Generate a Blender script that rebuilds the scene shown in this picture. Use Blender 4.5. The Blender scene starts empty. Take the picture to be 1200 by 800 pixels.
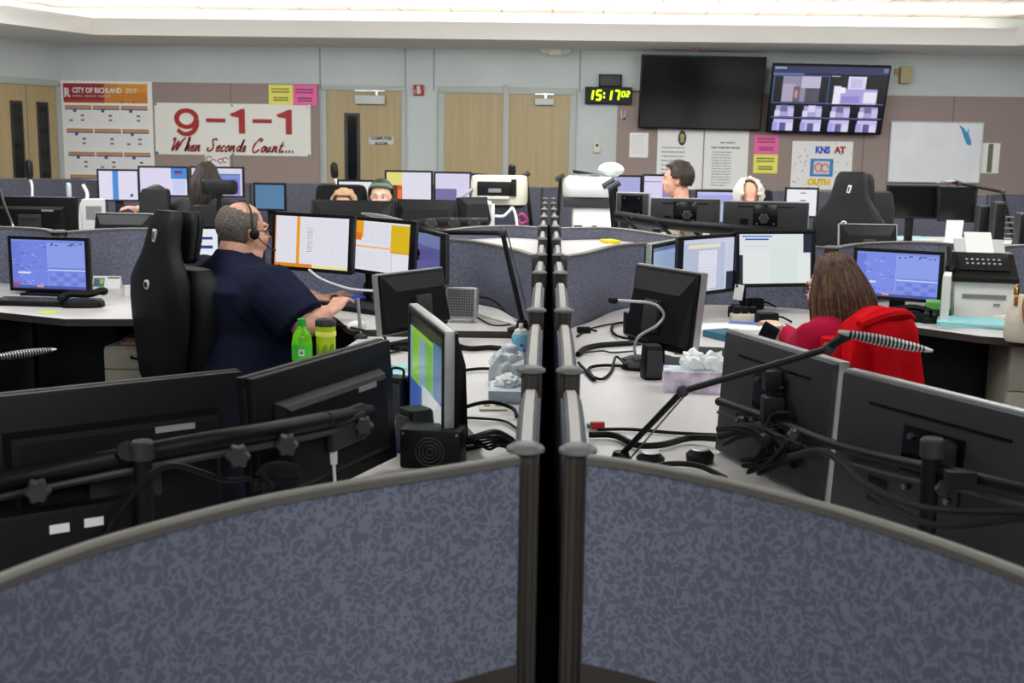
import bpy, bmesh, math, random
from math import sin, cos, tan, atan, atan2, radians as rad, pi, sqrt
from mathutils import Vector as V, Matrix, Euler, noise as mnoise
random.seed(7)
SC = bpy.context.scene
COL = SC.collection

# ------------------------------------------------------------------ camera
FPX = 1350.0
ROLL, PITCH, YAW = rad(.85), atan(218.6/FPX), rad(1.667)
EYE = V((-.013, 0, 1.5))
_hd = V((-sin(YAW), cos(YAW), 0)); _z = V((0, 0, 1))
_F = cos(PITCH)*_hd - sin(PITCH)*_z
_R0 = V((cos(YAW), sin(YAW), 0)); _U0 = sin(PITCH)*_hd + cos(PITCH)*_z
_R = cos(ROLL)*_R0 + sin(ROLL)*_U0
_U = -sin(ROLL)*_R0 + cos(ROLL)*_U0
cd = bpy.data.cameras.new('camera'); cam = bpy.data.objects.new('camera', cd); COL.objects.link(cam)
cam.matrix_world = Matrix(((_R.x, _U.x, -_F.x, EYE.x), (_R.y, _U.y, -_F.y, EYE.y), (_R.z, _U.z, -_F.z, EYE.z), (0, 0, 0, 1)))
cd.sensor_width = 36; cd.lens = FPX*36/1200; cd.clip_start = .05; cd.clip_end = 100
cd.dof.use_dof = True; cd.dof.focus_distance = 4.2; cd.dof.aperture_fstop = 7.0
SC.camera = cam
SC.view_settings.view_transform = 'Standard'; SC.view_settings.look = 'None'
SC.view_settings.gamma = 1; SC.view_settings.use_curve_mapping = False
SC.view_settings.exposure = 0.32

def _ray(x, y): return (x-600)*_R + (400-y)*_U + FPX*_F
def Pz(x, y, z):
    """the point on the level z that the photograph shows at pixel x, y"""
    d = _ray(x, y); return EYE + d*((z-EYE.z)/d.z)
def Pd(x, y, dd):
    """the point at distance dd down the room that the photograph shows at pixel x, y"""
    d = _ray(x, y); return EYE + d*(dd/d.y)

# ------------------------------------------------------------------ world and lights
w = bpy.data.worlds.new('world'); SC.world = w; w.use_nodes = True
w.node_tree.nodes['Background'].inputs[0].default_value = (.9, .95, 1, 1)
w.node_tree.nodes['Background'].inputs[1].default_value = .05
def area(name, loc, sx, sy, power, col=(.955, .985, 1), rx=0):
    l = bpy.data.lights.new(name, 'AREA'); l.shape = 'RECTANGLE'; l.size = sx; l.size_y = sy; l.energy = power; l.color = col
    o = bpy.data.objects.new(name, l); o.location = loc; o.rotation_euler = (rx, 0, 0); COL.objects.link(o); return o
for (x, y, p) in ((-2.8, 4.4, 50), (0, 4.8, 40), (2.8, 4.4, 50), (-3.4, 7.6, 95), (0.0, 7.8, 85), (3.4, 7.6, 100), (-4.4, 10.8, 75), (0, 10.8, 75), (4.4, 10.8, 82), (-1.6, -1.0, 58), (1.8, -1.0, 66)):
    area('ceiling_or_fill_lamp', (x, y, 3.02 if y > 7 else 3.12), 1.8, 1.8, p, rx=rad(48) if 7 < y < 9 else 0)  # pair behind the eye and tilted row are added fill for panels and wall
WALLD = 14.4

# ------------------------------------------------------------------ materials
def lin(v):
    v /= 255.0
    return v/12.92 if v <= .04045 else ((v+.055)/1.055)**2.4
def rgb(c): return (lin(c[0]), lin(c[1]), lin(c[2]), 1)
def mat(name, c, rough=.5, metal=0, spec=.5, var=0, vscale=8, bump=0, bscale=60, alpha=1, trans=0, ior=1.45, coat=0):
    m = bpy.data.materials.new(name); m.use_nodes = True
    nt = m.node_tree; b = nt.nodes['Principled BSDF']
    b.inputs['Base Color'].default_value = rgb(c); b.inputs['Roughness'].default_value = rough
    b.inputs['Metallic'].default_value = metal; b.inputs['Specular IOR Level'].default_value = spec
    b.inputs['Transmission Weight'].default_value = trans; b.inputs['IOR'].default_value = ior
    b.inputs['Coat Weight'].default_value = coat
    tc = nt.nodes.new('ShaderNodeTexCoord')
    if var:
        n = nt.nodes.new('ShaderNodeTexNoise'); n.inputs['Scale'].default_value = vscale; n.inputs['Detail'].default_value = 4
        r = nt.nodes.new('ShaderNodeValToRGB')
        lo = [max(0, q*(1-var)) for q in c]; hi = [min(255, q*(1+var)) for q in c]
        r.color_ramp.elements[0].position = .3; r.color_ramp.elements[1].position = .7
        r.color_ramp.elements[0].color = rgb(lo); r.color_ramp.elements[1].color = rgb(hi)
        nt.links.new(tc.outputs['Object'], n.inputs['Vector']); nt.links.new(n.outputs['Fac'], r.inputs[0]); nt.links.new(r.outputs[0], b.inputs['Base Color'])
    if bump:
        n = nt.nodes.new('ShaderNodeTexNoise'); n.inputs['Scale'].default_value = bscale; n.inputs['Detail'].default_value = 3
        bu = nt.nodes.new('ShaderNodeBump'); bu.inputs['Strength'].default_value = bump; bu.inputs['Distance'].default_value = .01
        nt.links.new(tc.outputs['Object'], n.inputs['Vector']); nt.links.new(n.outputs['Fac'], bu.inputs['Height']); nt.links.new(bu.outputs[0], b.inputs['Normal'])
    return m
def worm(name, lo, hi, scale=62):
    m = mat(name, hi, .92, spec=.2); nt = m.node_tree; b = nt.nodes['Principled BSDF']
    tc = nt.nodes.new('ShaderNodeTexCoord'); n = nt.nodes.new('ShaderNodeTexNoise'); n.inputs['Scale'].default_value = scale
    n.inputs['Detail'].default_value = 0; n.inputs['Distortion'].default_value = .6
    r = nt.nodes.new('ShaderNodeValToRGB'); e = r.color_ramp.elements; e[0].position = .37; e[0].color = rgb(lo); e[1].position = .425; e[1].color = rgb(hi)
    q = e.new(.535); q.color = rgb(hi); q = e.new(.59); q.color = rgb(lo)
    n2 = nt.nodes.new('ShaderNodeTexNoise'); n2.inputs['Scale'].default_value = 900; n2.inputs['Detail'].default_value = 2
    bu = nt.nodes.new('ShaderNodeBump'); bu.inputs['Strength'].default_value = .25; bu.inputs['Distance'].default_value = .002
    nt.links.new(tc.outputs['Object'], n.inputs['Vector']); nt.links.new(n.outputs['Fac'], r.inputs[0]); nt.links.new(r.outputs[0], b.inputs['Base Color'])
    nt.links.new(tc.outputs['Object'], n2.inputs['Vector']); nt.links.new(n2.outputs['Fac'], bu.inputs['Height']); nt.links.new(bu.outputs[0], b.inputs['Normal'])
    return m
def colmat(name, emit):
    m = bpy.data.materials.new(name); m.use_nodes = True; nt = m.node_tree; b = nt.nodes['Principled BSDF']
    a = nt.nodes.new('ShaderNodeVertexColor'); a.layer_name = 'ink'
    if emit:
        b.inputs['Base Color'].default_value = (.01, .01, .012, 1); b.inputs['Roughness'].default_value = .25
        nt.links.new(a.outputs[0], b.inputs['Emission Color']); b.inputs['Emission Strength'].default_value = emit
    else:
        nt.links.new(a.outputs[0], b.inputs['Base Color']); b.inputs['Roughness'].default_value = .6
    return m
def woodmat(name, c1, c2):
    m = mat(name, c1, .45); nt = m.node_tree; b = nt.nodes['Principled BSDF']
    tc = nt.nodes.new('ShaderNodeTexCoord'); mp = nt.nodes.new('ShaderNodeMapping'); mp.inputs['Scale'].default_value = (14, 14, .5)
    n = nt.nodes.new('ShaderNodeTexNoise'); n.inputs['Scale'].default_value = 1.6; n.inputs['Detail'].default_value = 6
    r = nt.nodes.new('ShaderNodeValToRGB'); r.color_ramp.elements[0].position = .3; r.color_ramp.elements[1].position = .7
    r.color_ramp.elements[0].color = rgb(c1); r.color_ramp.elements[1].color = rgb(c2)
    nt.links.new(tc.outputs['Object'], mp.inputs[0]); nt.links.new(mp.outputs[0], n.inputs['Vector']); nt.links.new(n.outputs['Fac'], r.inputs[0]); nt.links.new(r.outputs[0], b.inputs['Base Color'])
    return m
def lampmat(name, c, s):
    m = mat(name, c); b = m.node_tree.nodes['Principled BSDF']; b.inputs['Emission Color'].default_value = rgb(c); b.inputs['Emission Strength'].default_value = s; return m
M = dict(
    wall=mat('wall_paint', (194, 199, 197), .75, var=.02, vscale=2), seam=mat('wall_seam', (128, 134, 134), .7),
    tack=mat('tackboard_fabric', (158, 141, 134), .95, spec=.1, var=.05, vscale=220, bump=.3, bscale=500),
    soffit=mat('soffit_paint', (215, 214, 210), .7), tile=None,
    carpet=mat('dark_carpet', (40, 38, 38), .95, var=.2, vscale=120, bump=.4, bscale=300),
    doorwood=woodmat('maple_veneer', (166, 146, 104), (178, 158, 118)), framep=mat('door_frame_paint', (172, 176, 170), .5),
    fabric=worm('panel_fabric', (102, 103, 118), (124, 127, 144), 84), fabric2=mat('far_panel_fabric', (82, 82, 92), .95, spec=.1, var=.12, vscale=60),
    frame=mat('panel_frame_paint', (78, 72, 66), .45, metal=.3), trim=mat('panel_top_trim', (112, 108, 101), .5, metal=.3),
    capm=mat('post_cap_plastic', (108, 108, 108), .45), alu=mat('brushed_aluminium', (122, 119, 115), .42, metal=1, bump=.06, bscale=40),
    gap=mat('gap_shade_black', (4, 4, 4), .95, spec=0), desk=mat('desk_laminate', (206, 201, 196), .38, var=.015, vscale=30),
    edge=mat('desk_edge_band', (62, 54, 48), .5), black=mat('black_plastic', (12, 12, 13), .5, spec=.3, bump=.05, bscale=700),
    blackg=mat('black_gloss', (12, 12, 14), .15), dgrey=mat('charcoal_plastic', (48, 48, 50), .5, bump=.05, bscale=600),
    grey=mat('grey_plastic', (120, 120, 120), .5), silver=mat('silver_plastic', (186, 186, 186), .35, metal=.5), chrome=mat('chrome', (220, 220, 220), .15, metal=1),
    rubber=mat('black_cable_rubber', (9, 9, 10), .6, spec=.3), white=mat('white_plastic', (226, 224, 218), .4), beige=mat('beige_plastic', (216, 210, 190), .5),
    lgrey=mat('light_grey_plastic', (196, 198, 194), .45), paper=mat('white_paper', (236, 234, 230), .8), vinyl=mat('banner_vinyl', (232, 230, 220), .5, bump=.25, bscale=5),
    red=mat('banner_red', (170, 26, 30), .5), darkred=mat('script_red', (140, 24, 30), .5), pinkp=mat('pink_paper', (240, 110, 170), .8), yelp=mat('yellow_paper', (238, 232, 110), .8),
    glass=mat('dark_glass', (22, 24, 26), .08), chair=mat('chair_vinyl', (22, 22, 23), .6, spec=.3, bump=.12, bscale=220), chairf=mat('chair_fabric', (30, 30, 32), .9, bump=.2, bscale=500),
    navy=mat('navy_cotton', (30, 33, 52), .95, spec=.1, bump=.9, bscale=8), skin=mat('skin', (214, 160, 134), .55, var=.05, vscale=25), skin2=mat('skin_pale', (222, 176, 152), .55, var=.04, vscale=25),
    hairg=mat('greying_hair', (104, 96, 88), .9, var=.35, vscale=120, bump=.6, bscale=260), hairb=mat('brown_hair', (72, 48, 34), .6, var=.2, vscale=60), hairb2=mat('brown_hair_light', (104, 76, 52), .6, var=.2, vscale=60), haird=mat('dark_hair', (40, 28, 22), .6, var=.3, vscale=60),
    hairw=mat('white_hair', (206, 198, 188), .7, var=.1, vscale=100, bump=.5, bscale=200), hairy=mat('blond_hair', (176, 142, 106), .7, var=.25, vscale=100, bump=.5, bscale=200),
    redc=mat('crimson_knit', (168, 20, 56), .9, spec=.15, bump=.3, bscale=18), jacket=mat('red_fleece', (190, 10, 22), .95, spec=.1, bump=1.0, bscale=11), darkc=mat('dark_shirt', (44, 42, 47), .95, bump=.4, bscale=12),
    jean=mat('dark_trousers', (34, 36, 46), .9), plaid=mat('plaid_shirt', (120, 112, 96), .9, var=.55, vscale=26),
    greenband=mat('green_band', (96, 122, 100), .8), greenliq=mat('green_soda', (140, 236, 50), .12, trans=.5, ior=1.33), greencap=mat('green_cap', (40, 170, 60), .4), greenlab=mat('green_label', (70, 190, 50), .4),
    clear=mat('clear_plastic', (190, 230, 190), .06, trans=.92, ior=1.4), lime=mat('lime_plastic', (206, 232, 30), .2, trans=.3), darkgreen=mat('olive_drink', (120, 150, 20), .3),
    canblue=mat('can_blue', (120, 190, 214), .35, var=.15, vscale=40), pink=mat('pink_folder', (214, 150, 156), .7), teal=mat('teal_folder', (150, 205, 208), .7), bluepad=mat('blue_pad', (46, 74, 190), .6), sticky=mat('sticky_yellow_green', (206, 224, 90), .8), sticky2=mat('sticky_yellow', (248, 222, 40), .8),
    bagw=mat('white_canvas', (222, 212, 192), .8, bump=.2, bscale=90), leather=mat('brown_leather', (160, 96, 40), .5), brass=mat('brass', (206, 170, 80), .25, metal=1), plasticbag=mat('translucent_bag', (226, 232, 236), .25, trans=.25),
    tissue=mat('tissue_paper', (240, 244, 240), .8), tissuebox=mat('pastel_box', (208, 190, 220), .6, var=.25, vscale=22), tissuebox2=mat('pale_blue_box', (206, 220, 232), .6, var=.08, vscale=22), cupw=mat('paper_cup', (236, 234, 214), .6),
    steel=mat('steel', (150, 150, 152), .3, metal=1), redplug=mat('red_plug', (200, 40, 40), .5), navyd=mat('navy_drawer', (50, 54, 70), .5), dwood=mat('pedestal_laminate', (206, 196, 178), .5, var=.02, vscale=30),
    lime_led=lampmat('led_green', (205, 255, 20), 1.3), tube=lampmat('cove_tube', (255, 253, 248), 75), glow=colmat('screen_pixels', .7), ink=colmat('printed_ink', 0), led=lampmat('white_led', (250, 250, 250), 1.0), magenta=mat('magenta_cable', (150, 40, 90), .5), wbrd=mat('whiteboard', (236, 236, 238), .2, var=.02, vscale=3), bluemark=mat('blue_marker', (60, 150, 200), .6))

# ------------------------------------------------------------------ mesh builder
class MB:
    def __init__(s): s.v = []; s.f = []; s.m = []; s.c = []; s.sm = []
    def add(s, vs, fs, m=0, col=None, smooth=False, T=None):
        o = len(s.v)
        s.v += [T @ V(p) for p in vs] if T is not None else [V(p) for p in vs]
        for f in fs: s.f.append([o+i for i in f]); s.m.append(m); s.c.append(col); s.sm.append(smooth)
        return s
    def box(s, c, d, m=0, rot=None, b=0, T=None, seg=2):
        bm = bmesh.new(); bmesh.ops.create_cube(bm, size=1)
        for v in bm.verts: v.co = V((v.co.x*d[0], v.co.y*d[1], v.co.z*d[2]))
        if b: bmesh.ops.bevel(bm, geom=bm.edges[:], offset=min(b, min(d)*.49), segments=seg, affect='EDGES', profile=.6)
        X = Matrix.Translation(V(c)) @ (rot.to_4x4() if rot is not None else Matrix())
        if T is not None: X = T @ X
        bm.verts.index_update()
        s.add([v.co.copy() for v in bm.verts], [[q.index for q in f.verts] for f in bm.faces], m, T=X, smooth=bool(b)); bm.free(); return s
    def ring(s, rings, m=0, caps=True, smooth=True, closed=False, T=None):
        n = len(rings[0]); vs = [p for r in rings for p in r]; fs = []
        R = len(rings)
        for i in range(R if closed else R-1):
            j = (i+1) % R
            for k in range(n): fs.append([i*n+k, i*n+(k+1) % n, j*n+(k+1) % n, j*n+k])
        s.add(vs, fs, m, smooth=smooth, T=T)
        if caps and not closed:
            s.add(rings[0], [list(range(n))[::-1]], m, T=T); s.add(rings[-1], [list(range(n))], m, T=T)
        return s
    def tube(s, pts, r, m=0, seg=8, T=None, smooth=True, caps=True):
        pts = [V(p) for p in pts]; rs = r if isinstance(r, (list, tuple)) else [r]*len(pts)
        up = None; rings = []
        for i, p in enumerate(pts):
            t = (pts[min(i+1, len(pts)-1)]-pts[max(i-1, 0)])
            if t.length < 1e-9: t = V((0, 0, 1))
            t.normalize()
            if up is None: up = V((0, 0, 1)) if abs(t.z) < .9 else V((1, 0, 0))
            a = t.cross(up)
            if a.length < 1e-6: a = t.cross(V((1, 0, 0)))
            a.normalize(); b = a.cross(t).normalized(); up = b
            rings.append([p + a*(cos(2*pi*k/seg)*rs[i]) + b*(sin(2*pi*k/seg)*rs[i]) for k in range(seg)])
        return s.ring(rings, m, caps, smooth, T=T)
    def lathe(s, prof, c=(0, 0, 0), m=0, seg=20, T=None, smooth=True):
        c = V(c); return s.ring([[c+V((r*cos(2*pi*k/seg), r*sin(2*pi*k/seg), z)) for k in range(seg)] for r, z in prof], m, True, smooth, T=T)
    def cyl(s, a, b, r, m=0, seg=12, T=None): return s.tube([a, b], r, m, seg, T)
    def ell(s, c, r, m=0, rot=None, T=None, u=16, v=10):
        rings = []
        for i in range(v+1):
            t = -pi/2+pi*max(.02, min(.98, i/v)); rings.append([V((r[0]*cos(t)*cos(2*pi*k/u), r[1]*cos(t)*sin(2*pi*k/u), r[2]*sin(t))) for k in range(u)])
        X = Matrix.Translation(V(c)) @ (rot.to_4x4() if rot is not None else Matrix())
        return s.ring(rings, m, True, True, T=(T @ X if T is not None else X))
    def prism(s, poly, z0, z1, m=0, T=None, ms=None):
        n = len(poly); vs = [(p[0], p[1], z0) for p in poly]+[(p[0], p[1], z1) for p in poly]
        a = sum(poly[i][0]*poly[(i+1) % n][1]-poly[(i+1) % n][0]*poly[i][1] for i in range(n))
        top = list(range(n, 2*n)); bot = list(range(n))[::-1]; sd = [[i, (i+1) % n, n+(i+1) % n, n+i] for i in range(n)]
        if a < 0: top.reverse(); bot.reverse(); sd = [q[::-1] for q in sd]
        s.add(vs, [top, bot], m, T=T); s.add(vs, sd, m if ms is None else ms, T=T); return s
    def vprism(s, poly, y0, y1, m=0, T=None):
        """outline in x, z pushed through y"""
        X = Matrix(((1, 0, 0, 0), (0, 0, 1, 0), (0, 1, 0, 0), (0, 0, 0, 1)))
        return s.prism(poly, y0, y1, m, T=(T @ X if T is not None else X))
    def quad(s, x0, z0, x1, z1, y, m=0, col=None, T=None):
        return s.add([(x0, y, z0), (x1, y, z0), (x1, y, z1), (x0, y, z1)], [[0, 1, 2, 3]], m, col, T=T)
    def build(s, name, mats, parent=None, smooth=False):
        me = bpy.data.meshes.new(name); me.from_pydata([tuple(p) for p in s.v], [], s.f)
        for q in (mats if isinstance(mats, (list, tuple)) else [mats]): me.materials.append(M[q] if isinstance(q, str) else q)
        me.polygons.foreach_set('material_index', s.m); me.polygons.foreach_set('use_smooth', [bool(q) for q in s.sm])
        if any(c is not None for c in s.c):
            at = me.color_attributes.new('ink', 'FLOAT_COLOR', 'CORNER'); buf = []
            for f, c in zip(s.f, s.c):
                q = rgb(c) if c is not None else (.8, .8, .8, 1)
                buf += list(q)*len(f)
            at.data.foreach_set('color', buf)
        me.update()
        bm = bmesh.new(); bm.from_mesh(me)
        if not any(c is not None for c in s.c): bmesh.ops.recalc_face_normals(bm, faces=bm.faces)
        bm.to_mesh(me); bm.free()
        o = bpy.data.objects.new(name, me); COL.objects.link(o)
        if parent is not None: o.parent = parent
        if any(s.sm):
            try: me.set_sharp_from_angle(angle=rad(40))
            except Exception: pass
        return o
def tag(o, label, cat, group=None, kind=None):
    o['label'] = label; o['category'] = cat
    if group: o['group'] = group
    if kind: o['kind'] = kind
    return o
def thing(name, label, cat, loc=(0, 0, 0), rz=0, group=None):
    o = bpy.data.objects.new(name, None); COL.objects.link(o); o.empty_display_size = .1
    o.location = loc; o.rotation_euler = (0, 0, rz); return tag(o, label, cat, group)
def struct(o): o['kind'] = 'structure'; return o
def spline(pts, n=8):
    pts = [V(p) for p in pts]; P = [pts[0]*2-pts[1]]+pts+[pts[-1]*2-pts[-2]]; out = []
    for i in range(1, len(P)-2):
        for k in range(n):
            t = k/n; a, b, c, d = P[i-1], P[i], P[i+1], P[i+2]
            out.append(.5*((2*b)+(c-a)*t+(2*a-5*b+4*c-d)*t*t+(3*b-a-3*c+d)*t**3))
    out.append(pts[-1]); return out
def text(name, s, size, m, parent, loc, rot=(pi/2, 0, 0), shear=0, off=0, sx=1, align='LEFT', ext=.0015, space=1):
    cu = bpy.data.curves.new(name, 'FONT'); cu.body = s; cu.size = size; cu.shear = shear; cu.offset = off; cu.extrude = ext; cu.align_x = align; cu.space_character = space; cu.resolution_u = 3
    t = bpy.data.objects.new(name+'_src', cu); COL.objects.link(t); bpy.context.view_layer.update()
    me = bpy.data.meshes.new_from_object(t.evaluated_get(bpy.context.evaluated_depsgraph_get())); bpy.data.objects.remove(t)
    me.name = name; me.materials.clear(); me.materials.append(M[m])
    o = bpy.data.objects.new(name, me); COL.objects.link(o); o.parent = parent; o.location = loc; o.rotation_euler = rot; o.scale = (sx, 1, 1); return o
def crumple(c, r, seed, amp=.35, freq=2.2, mb=None, T=None):
    mb = mb or MB(); bm = bmesh.new(); bmesh.ops.create_icosphere(bm, subdivisions=3, radius=1)
    for v in bm.verts:
        k = 1+amp*(abs(mnoise.noise(v.co*freq+V((seed, 3.1*seed, 0))))*2-.4+.5*mnoise.noise(v.co*freq*2.7+V((0, seed, seed)))); v.co = V((c[0]+v.co.x*r[0]*k, c[1]+v.co.y*r[1]*k, c[2]+max(-.98, v.co.z)*r[2]*k))
    bm.verts.index_update(); mb.add([v.co.copy() for v in bm.verts], [[q.index for q in f.verts] for f in bm.faces], T=T); bm.free(); return mb
def remeshed(mb, name, mats, parent, voxel, smooth=4):
    o = mb.build(name, mats, parent); md = o.modifiers.new('r', 'REMESH'); md.mode = 'VOXEL'; md.voxel_size = voxel; md.use_smooth_shade = True
    if smooth: q = o.modifiers.new('s', 'SMOOTH'); q.iterations = smooth; q.factor = .5
    bpy.context.view_layer.update(); dg = bpy.context.evaluated_depsgraph_get()
    me = bpy.data.meshes.new_from_object(o.evaluated_get(dg)); o.modifiers.clear(); old = o.data; o.data = me; bpy.data.meshes.remove(old)
    if not me.materials:
        me.materials.append(M[mats] if isinstance(mats, str) else mats)
    me.polygons.foreach_set('use_smooth', [True]*len(me.polygons)); return o
def cable(pts, r, label, m='rubber', name='cable', cat='cable', group=None, n=8, seg=6):
    o = MB().tube(spline(pts, n), r, 0, seg).build(name, m); return tag(o, label, cat, group)
# ================================================================== ROOM
LA = rad(25)
CL = Pd(72, 150, WALLD).x; CR = 6.75
ldir = V((-sin(LA), -cos(LA), 0)); rdir = V((sin(LA), -cos(LA), 0))
CEIL = 3.2
def wall_run(name, p, q, h, t, m='wall'):
    p, q = V(p), V(q); d = (q-p).normalized(); n = V((-d.y, d.x, 0))
    mb = MB().prism([tuple((p)[:2]), tuple(q[:2]), tuple((q+n*t)[:2]), tuple((p+n*t)[:2])], 0, h)
    return struct(mb.build(name, m))
LEND = V((CL, WALLD, 0))+ldir*18; REND = V((CR, WALLD, 0))+rdir*18
# far wall with its vertical panel joints
mb = MB().box(((CL+CR)/2, WALLD+.06, 1.66), (CR-CL+.3, .12, 3.32))
for px in (375, 475, 508.5, 680):
    x = Pd(px, 75, WALLD).x; mb.box((x, WALLD-.002, 2.6), (.014, .004, .68), 1)
struct(mb.build('wall_far', ['wall', 'seam']))
wall_run('wall_left', LEND, (CL, WALLD, 0), 3.32, .12); wall_run('wall_right', (CR, WALLD, 0), REND, 3.32, .12)
wall_run('wall_near', REND, LEND, 3.32, .12)
floorpoly = [tuple(LEND[:2]), tuple(REND[:2]), (CR, WALLD), (CL, WALLD)]
struct(MB().prism(floorpoly, -.1, 0).build('floor', 'carpet'))
tm = mat('ceiling_tile', (206, 196, 184), .85); nt = tm.node_tree; b_ = nt.nodes['Principled BSDF']
tc = nt.nodes.new('ShaderNodeTexCoord'); br = nt.nodes.new('ShaderNodeTexBrick'); br.offset = 0; br.inputs['Scale'].default_value = 1
br.inputs['Brick Width'].default_value = .61; br.inputs['Row Height'].default_value = .61; br.inputs['Mortar Size'].default_value = .012
for i, q in enumerate(((214, 204, 192), (208, 198, 186), (150, 142, 132))): br.inputs[i+1].default_value = rgb(q)
nt.links.new(tc.outputs['Object'], br.inputs['Vector']); nt.links.new(br.outputs[0], b_.inputs['Base Color'])
struct(MB().prism(floorpoly, CEIL, CEIL+.1).build('ceiling', tm))
# soffit ledges that hide the cove tubes
SY = 13.2; st, sb = Pd(600, 26.5, SY).z, Pd(600, 46.5, SY).z
SA = Pd(108, 27, SY).x; SB = Pd(1192, 45, SY).x
A = V((SA, SY, 0)); B = V((SB, SY, 0))
struct(MB().prism([(SA, SY), (SB, SY), (CR, WALLD), (CL, WALLD)], sb, st).build('trim_1', 'soffit'))
struct(MB().prism([(SA, SY), (CL, WALLD), tuple((V((CL, WALLD, 0))+ldir*15)[:2]), tuple((A+ldir*14.6)[:2])], sb, st).build('trim_2', 'soffit'))
struct(MB().prism([(SB, SY), (CR, WALLD), tuple((V((CR, WALLD, 0))+rdir*15)[:2]), tuple((B+rdir*14.6)[:2])], sb, st).build('trim_3', 'soffit'))
# fluorescent tubes lying in the cove
for i in range(8):
    x = SA-.2+i*1.36
    t = thing('cove_light', 'fluorescent batten lying in the cove above the far wall ledge', 'light', (x+.68, 13.7, st), 0, 'cove lights over the far wall')
    MB().box((0, .05, .012), (1.3, .05, .024)).build('batten', 'white', t); MB().cyl((-.63, 0, .02), (.63, 0, .02), .016).build('tube', 'tube', t)
lrz = pi/2-LA
for i in range(2):
    p = V((CL, WALLD, 0))+ldir*(.75+1.4*i)+V((cos(LA), -sin(LA), 0))*.6
    t = thing('cove_light', 'fluorescent batten lying in the cove above the left wall ledge', 'light', (p.x, p.y, st), lrz, 'cove lights over the left wall')
    MB().box((0, .05, .012), (1.3, .05, .024)).build('batten', 'white', t); MB().cyl((-.63, 0, .02), (.63, 0, .02), .016).build('tube', 'tube', t)

def wr(x0, x1, y0, y1, dd=WALLD):
    mx, my = (x0+x1)/2, (y0+y1)/2
    return Pd(x0, my, dd).x, Pd(x1, my, dd).x, Pd(mx, y1, dd).z, Pd(mx, y0, dd).z
# fabric tackboards let into the wall
for n, (x0, x1, y0, y1, ss) in enumerate((((181, 375, 97.5, 240, (271,)), (722, 1240, 111, 260, (1014, 1117, 868))))):
    a, b, c, d = wr(x0, x1, y0, y1)
    if n: b = CR
    mb = MB().box(((a+b)/2, WALLD-.006, (.9+d)/2), (b-a, .012, d-.9))
    for s in ss: mb.box((Pd(s, 130, WALLD).x, WALLD-.0125, (.9+d)/2), (.01, .003, d-.9), 1)
    struct(mb.build('wall_tackboard', ['tack', mat('tack_joint', (118, 104, 100), .9)]))
# doors
def door(name, px0, px1, pytop, frame_px, lite=None, closer=None, sign=None, left_jamb=True, right_jamb=True):
    x0, x1, _, zt = wr(px0, px1, pytop, 200)
    r = MB().box(((x0+x1)/2, WALLD-.012, zt/2), (x1-x0, .03, zt)).build(name, 'doorwood'); struct(r)
    fw = frame_px/1350*WALLD
    f = MB()
    f.box(((x0+x1)/2, WALLD-.02, zt+fw/2), (x1-x0+2*fw*.99, .05, fw), b=.008)
    if left_jamb: f.box((x0-fw/2, WALLD-.02, zt/2), (fw, .05, zt), b=.008)
    if right_jamb: f.box((x1+fw/2, WALLD-.02, zt/2), (fw, .05, zt), b=.008)
    f.build('frame', 'framep', r)
    if lite:
        a, b, c, d = wr(*lite); g = MB(); g.box(((a+b)/2, WALLD-.03, (c+d)/2), (b-a-.06, .012, d-c-.06)).build('glass_lite', 'glass', r)
        q = MB()
        for (cx, cz, sx, sz) in (((a+b)/2, d-.02, b-a, .04), ((a+b)/2, c+.02, b-a, .04), (a+.02, (c+d)/2, .04, d-c-.08), (b-.02, (c+d)/2, .04, d-c-.08)): q.box((cx, WALLD-.034, cz), (sx, .02, sz), b=.004)
        q.build('lite_frame', 'dgrey', r)
    if closer:
        a, b, c, d = wr(*closer); MB().box(((a+b)/2, WALLD-.065, (c+d)/2), (b-a, .07, d-c), b=.012).build('door_closer', 'lgrey', r)
        MB().box((b-.1, WALLD-.06, d+.03), (.03, .03, .07)).box(((a+b)/2, WALLD-.06, d+.055), (b-a, .02, .015)).build('closer_arm', 'steel', r)
    if sign:
        a, b, c, d = wr(*sign); s = MB().box(((a+b)/2, WALLD-.031, (c+d)/2), (b-a, .008, d-c), b=.003).build('sign_plate', 'lgrey', r)
        text('lettering', 'COMPUTER', .05, 'dgrey', s, ((a+b)/2, WALLD-.036, (c+d)/2+.012), off=.002, align='CENTER')
        text('lettering', 'ROOM', .05, 'dgrey', s, ((a+b)/2, WALLD-.036, (c+d)/2-.048), off=.002, align='CENTER')
    MB().cyl((x0+.07, WALLD-.03, 1.0), (x0+.07, WALLD-.09, 1.0), .02).box((x0+.12, WALLD-.09, 1.0), (.13, .02, .025), b=.006).build('handle', 'steel', r)
    return r
d1 = door('door_1', 383.5, 470.5, 106.5, 5.5, lite=(404.5, 422.5, 132.5, 236), closer=(417, 452, 112, 122.5), sign=(433, 461.5, 160.5, 169.5))
d2 = door('door_2', 521, 590, 109.5, 7.5, right_jamb=False)
d3 = door('door_3', 595.8, 667, 111, 7.5, closer=(627, 649, 116, 123.5), left_jamb=False)
a = Pd(590, 150, WALLD).x; b = Pd(595.8, 150, WALLD).x
MB().box(((a+b)/2, WALLD-.025, 1.17), (b-a+.012, .042, 2.34), b=.004).build('mullion', 'framep', d2)
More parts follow.
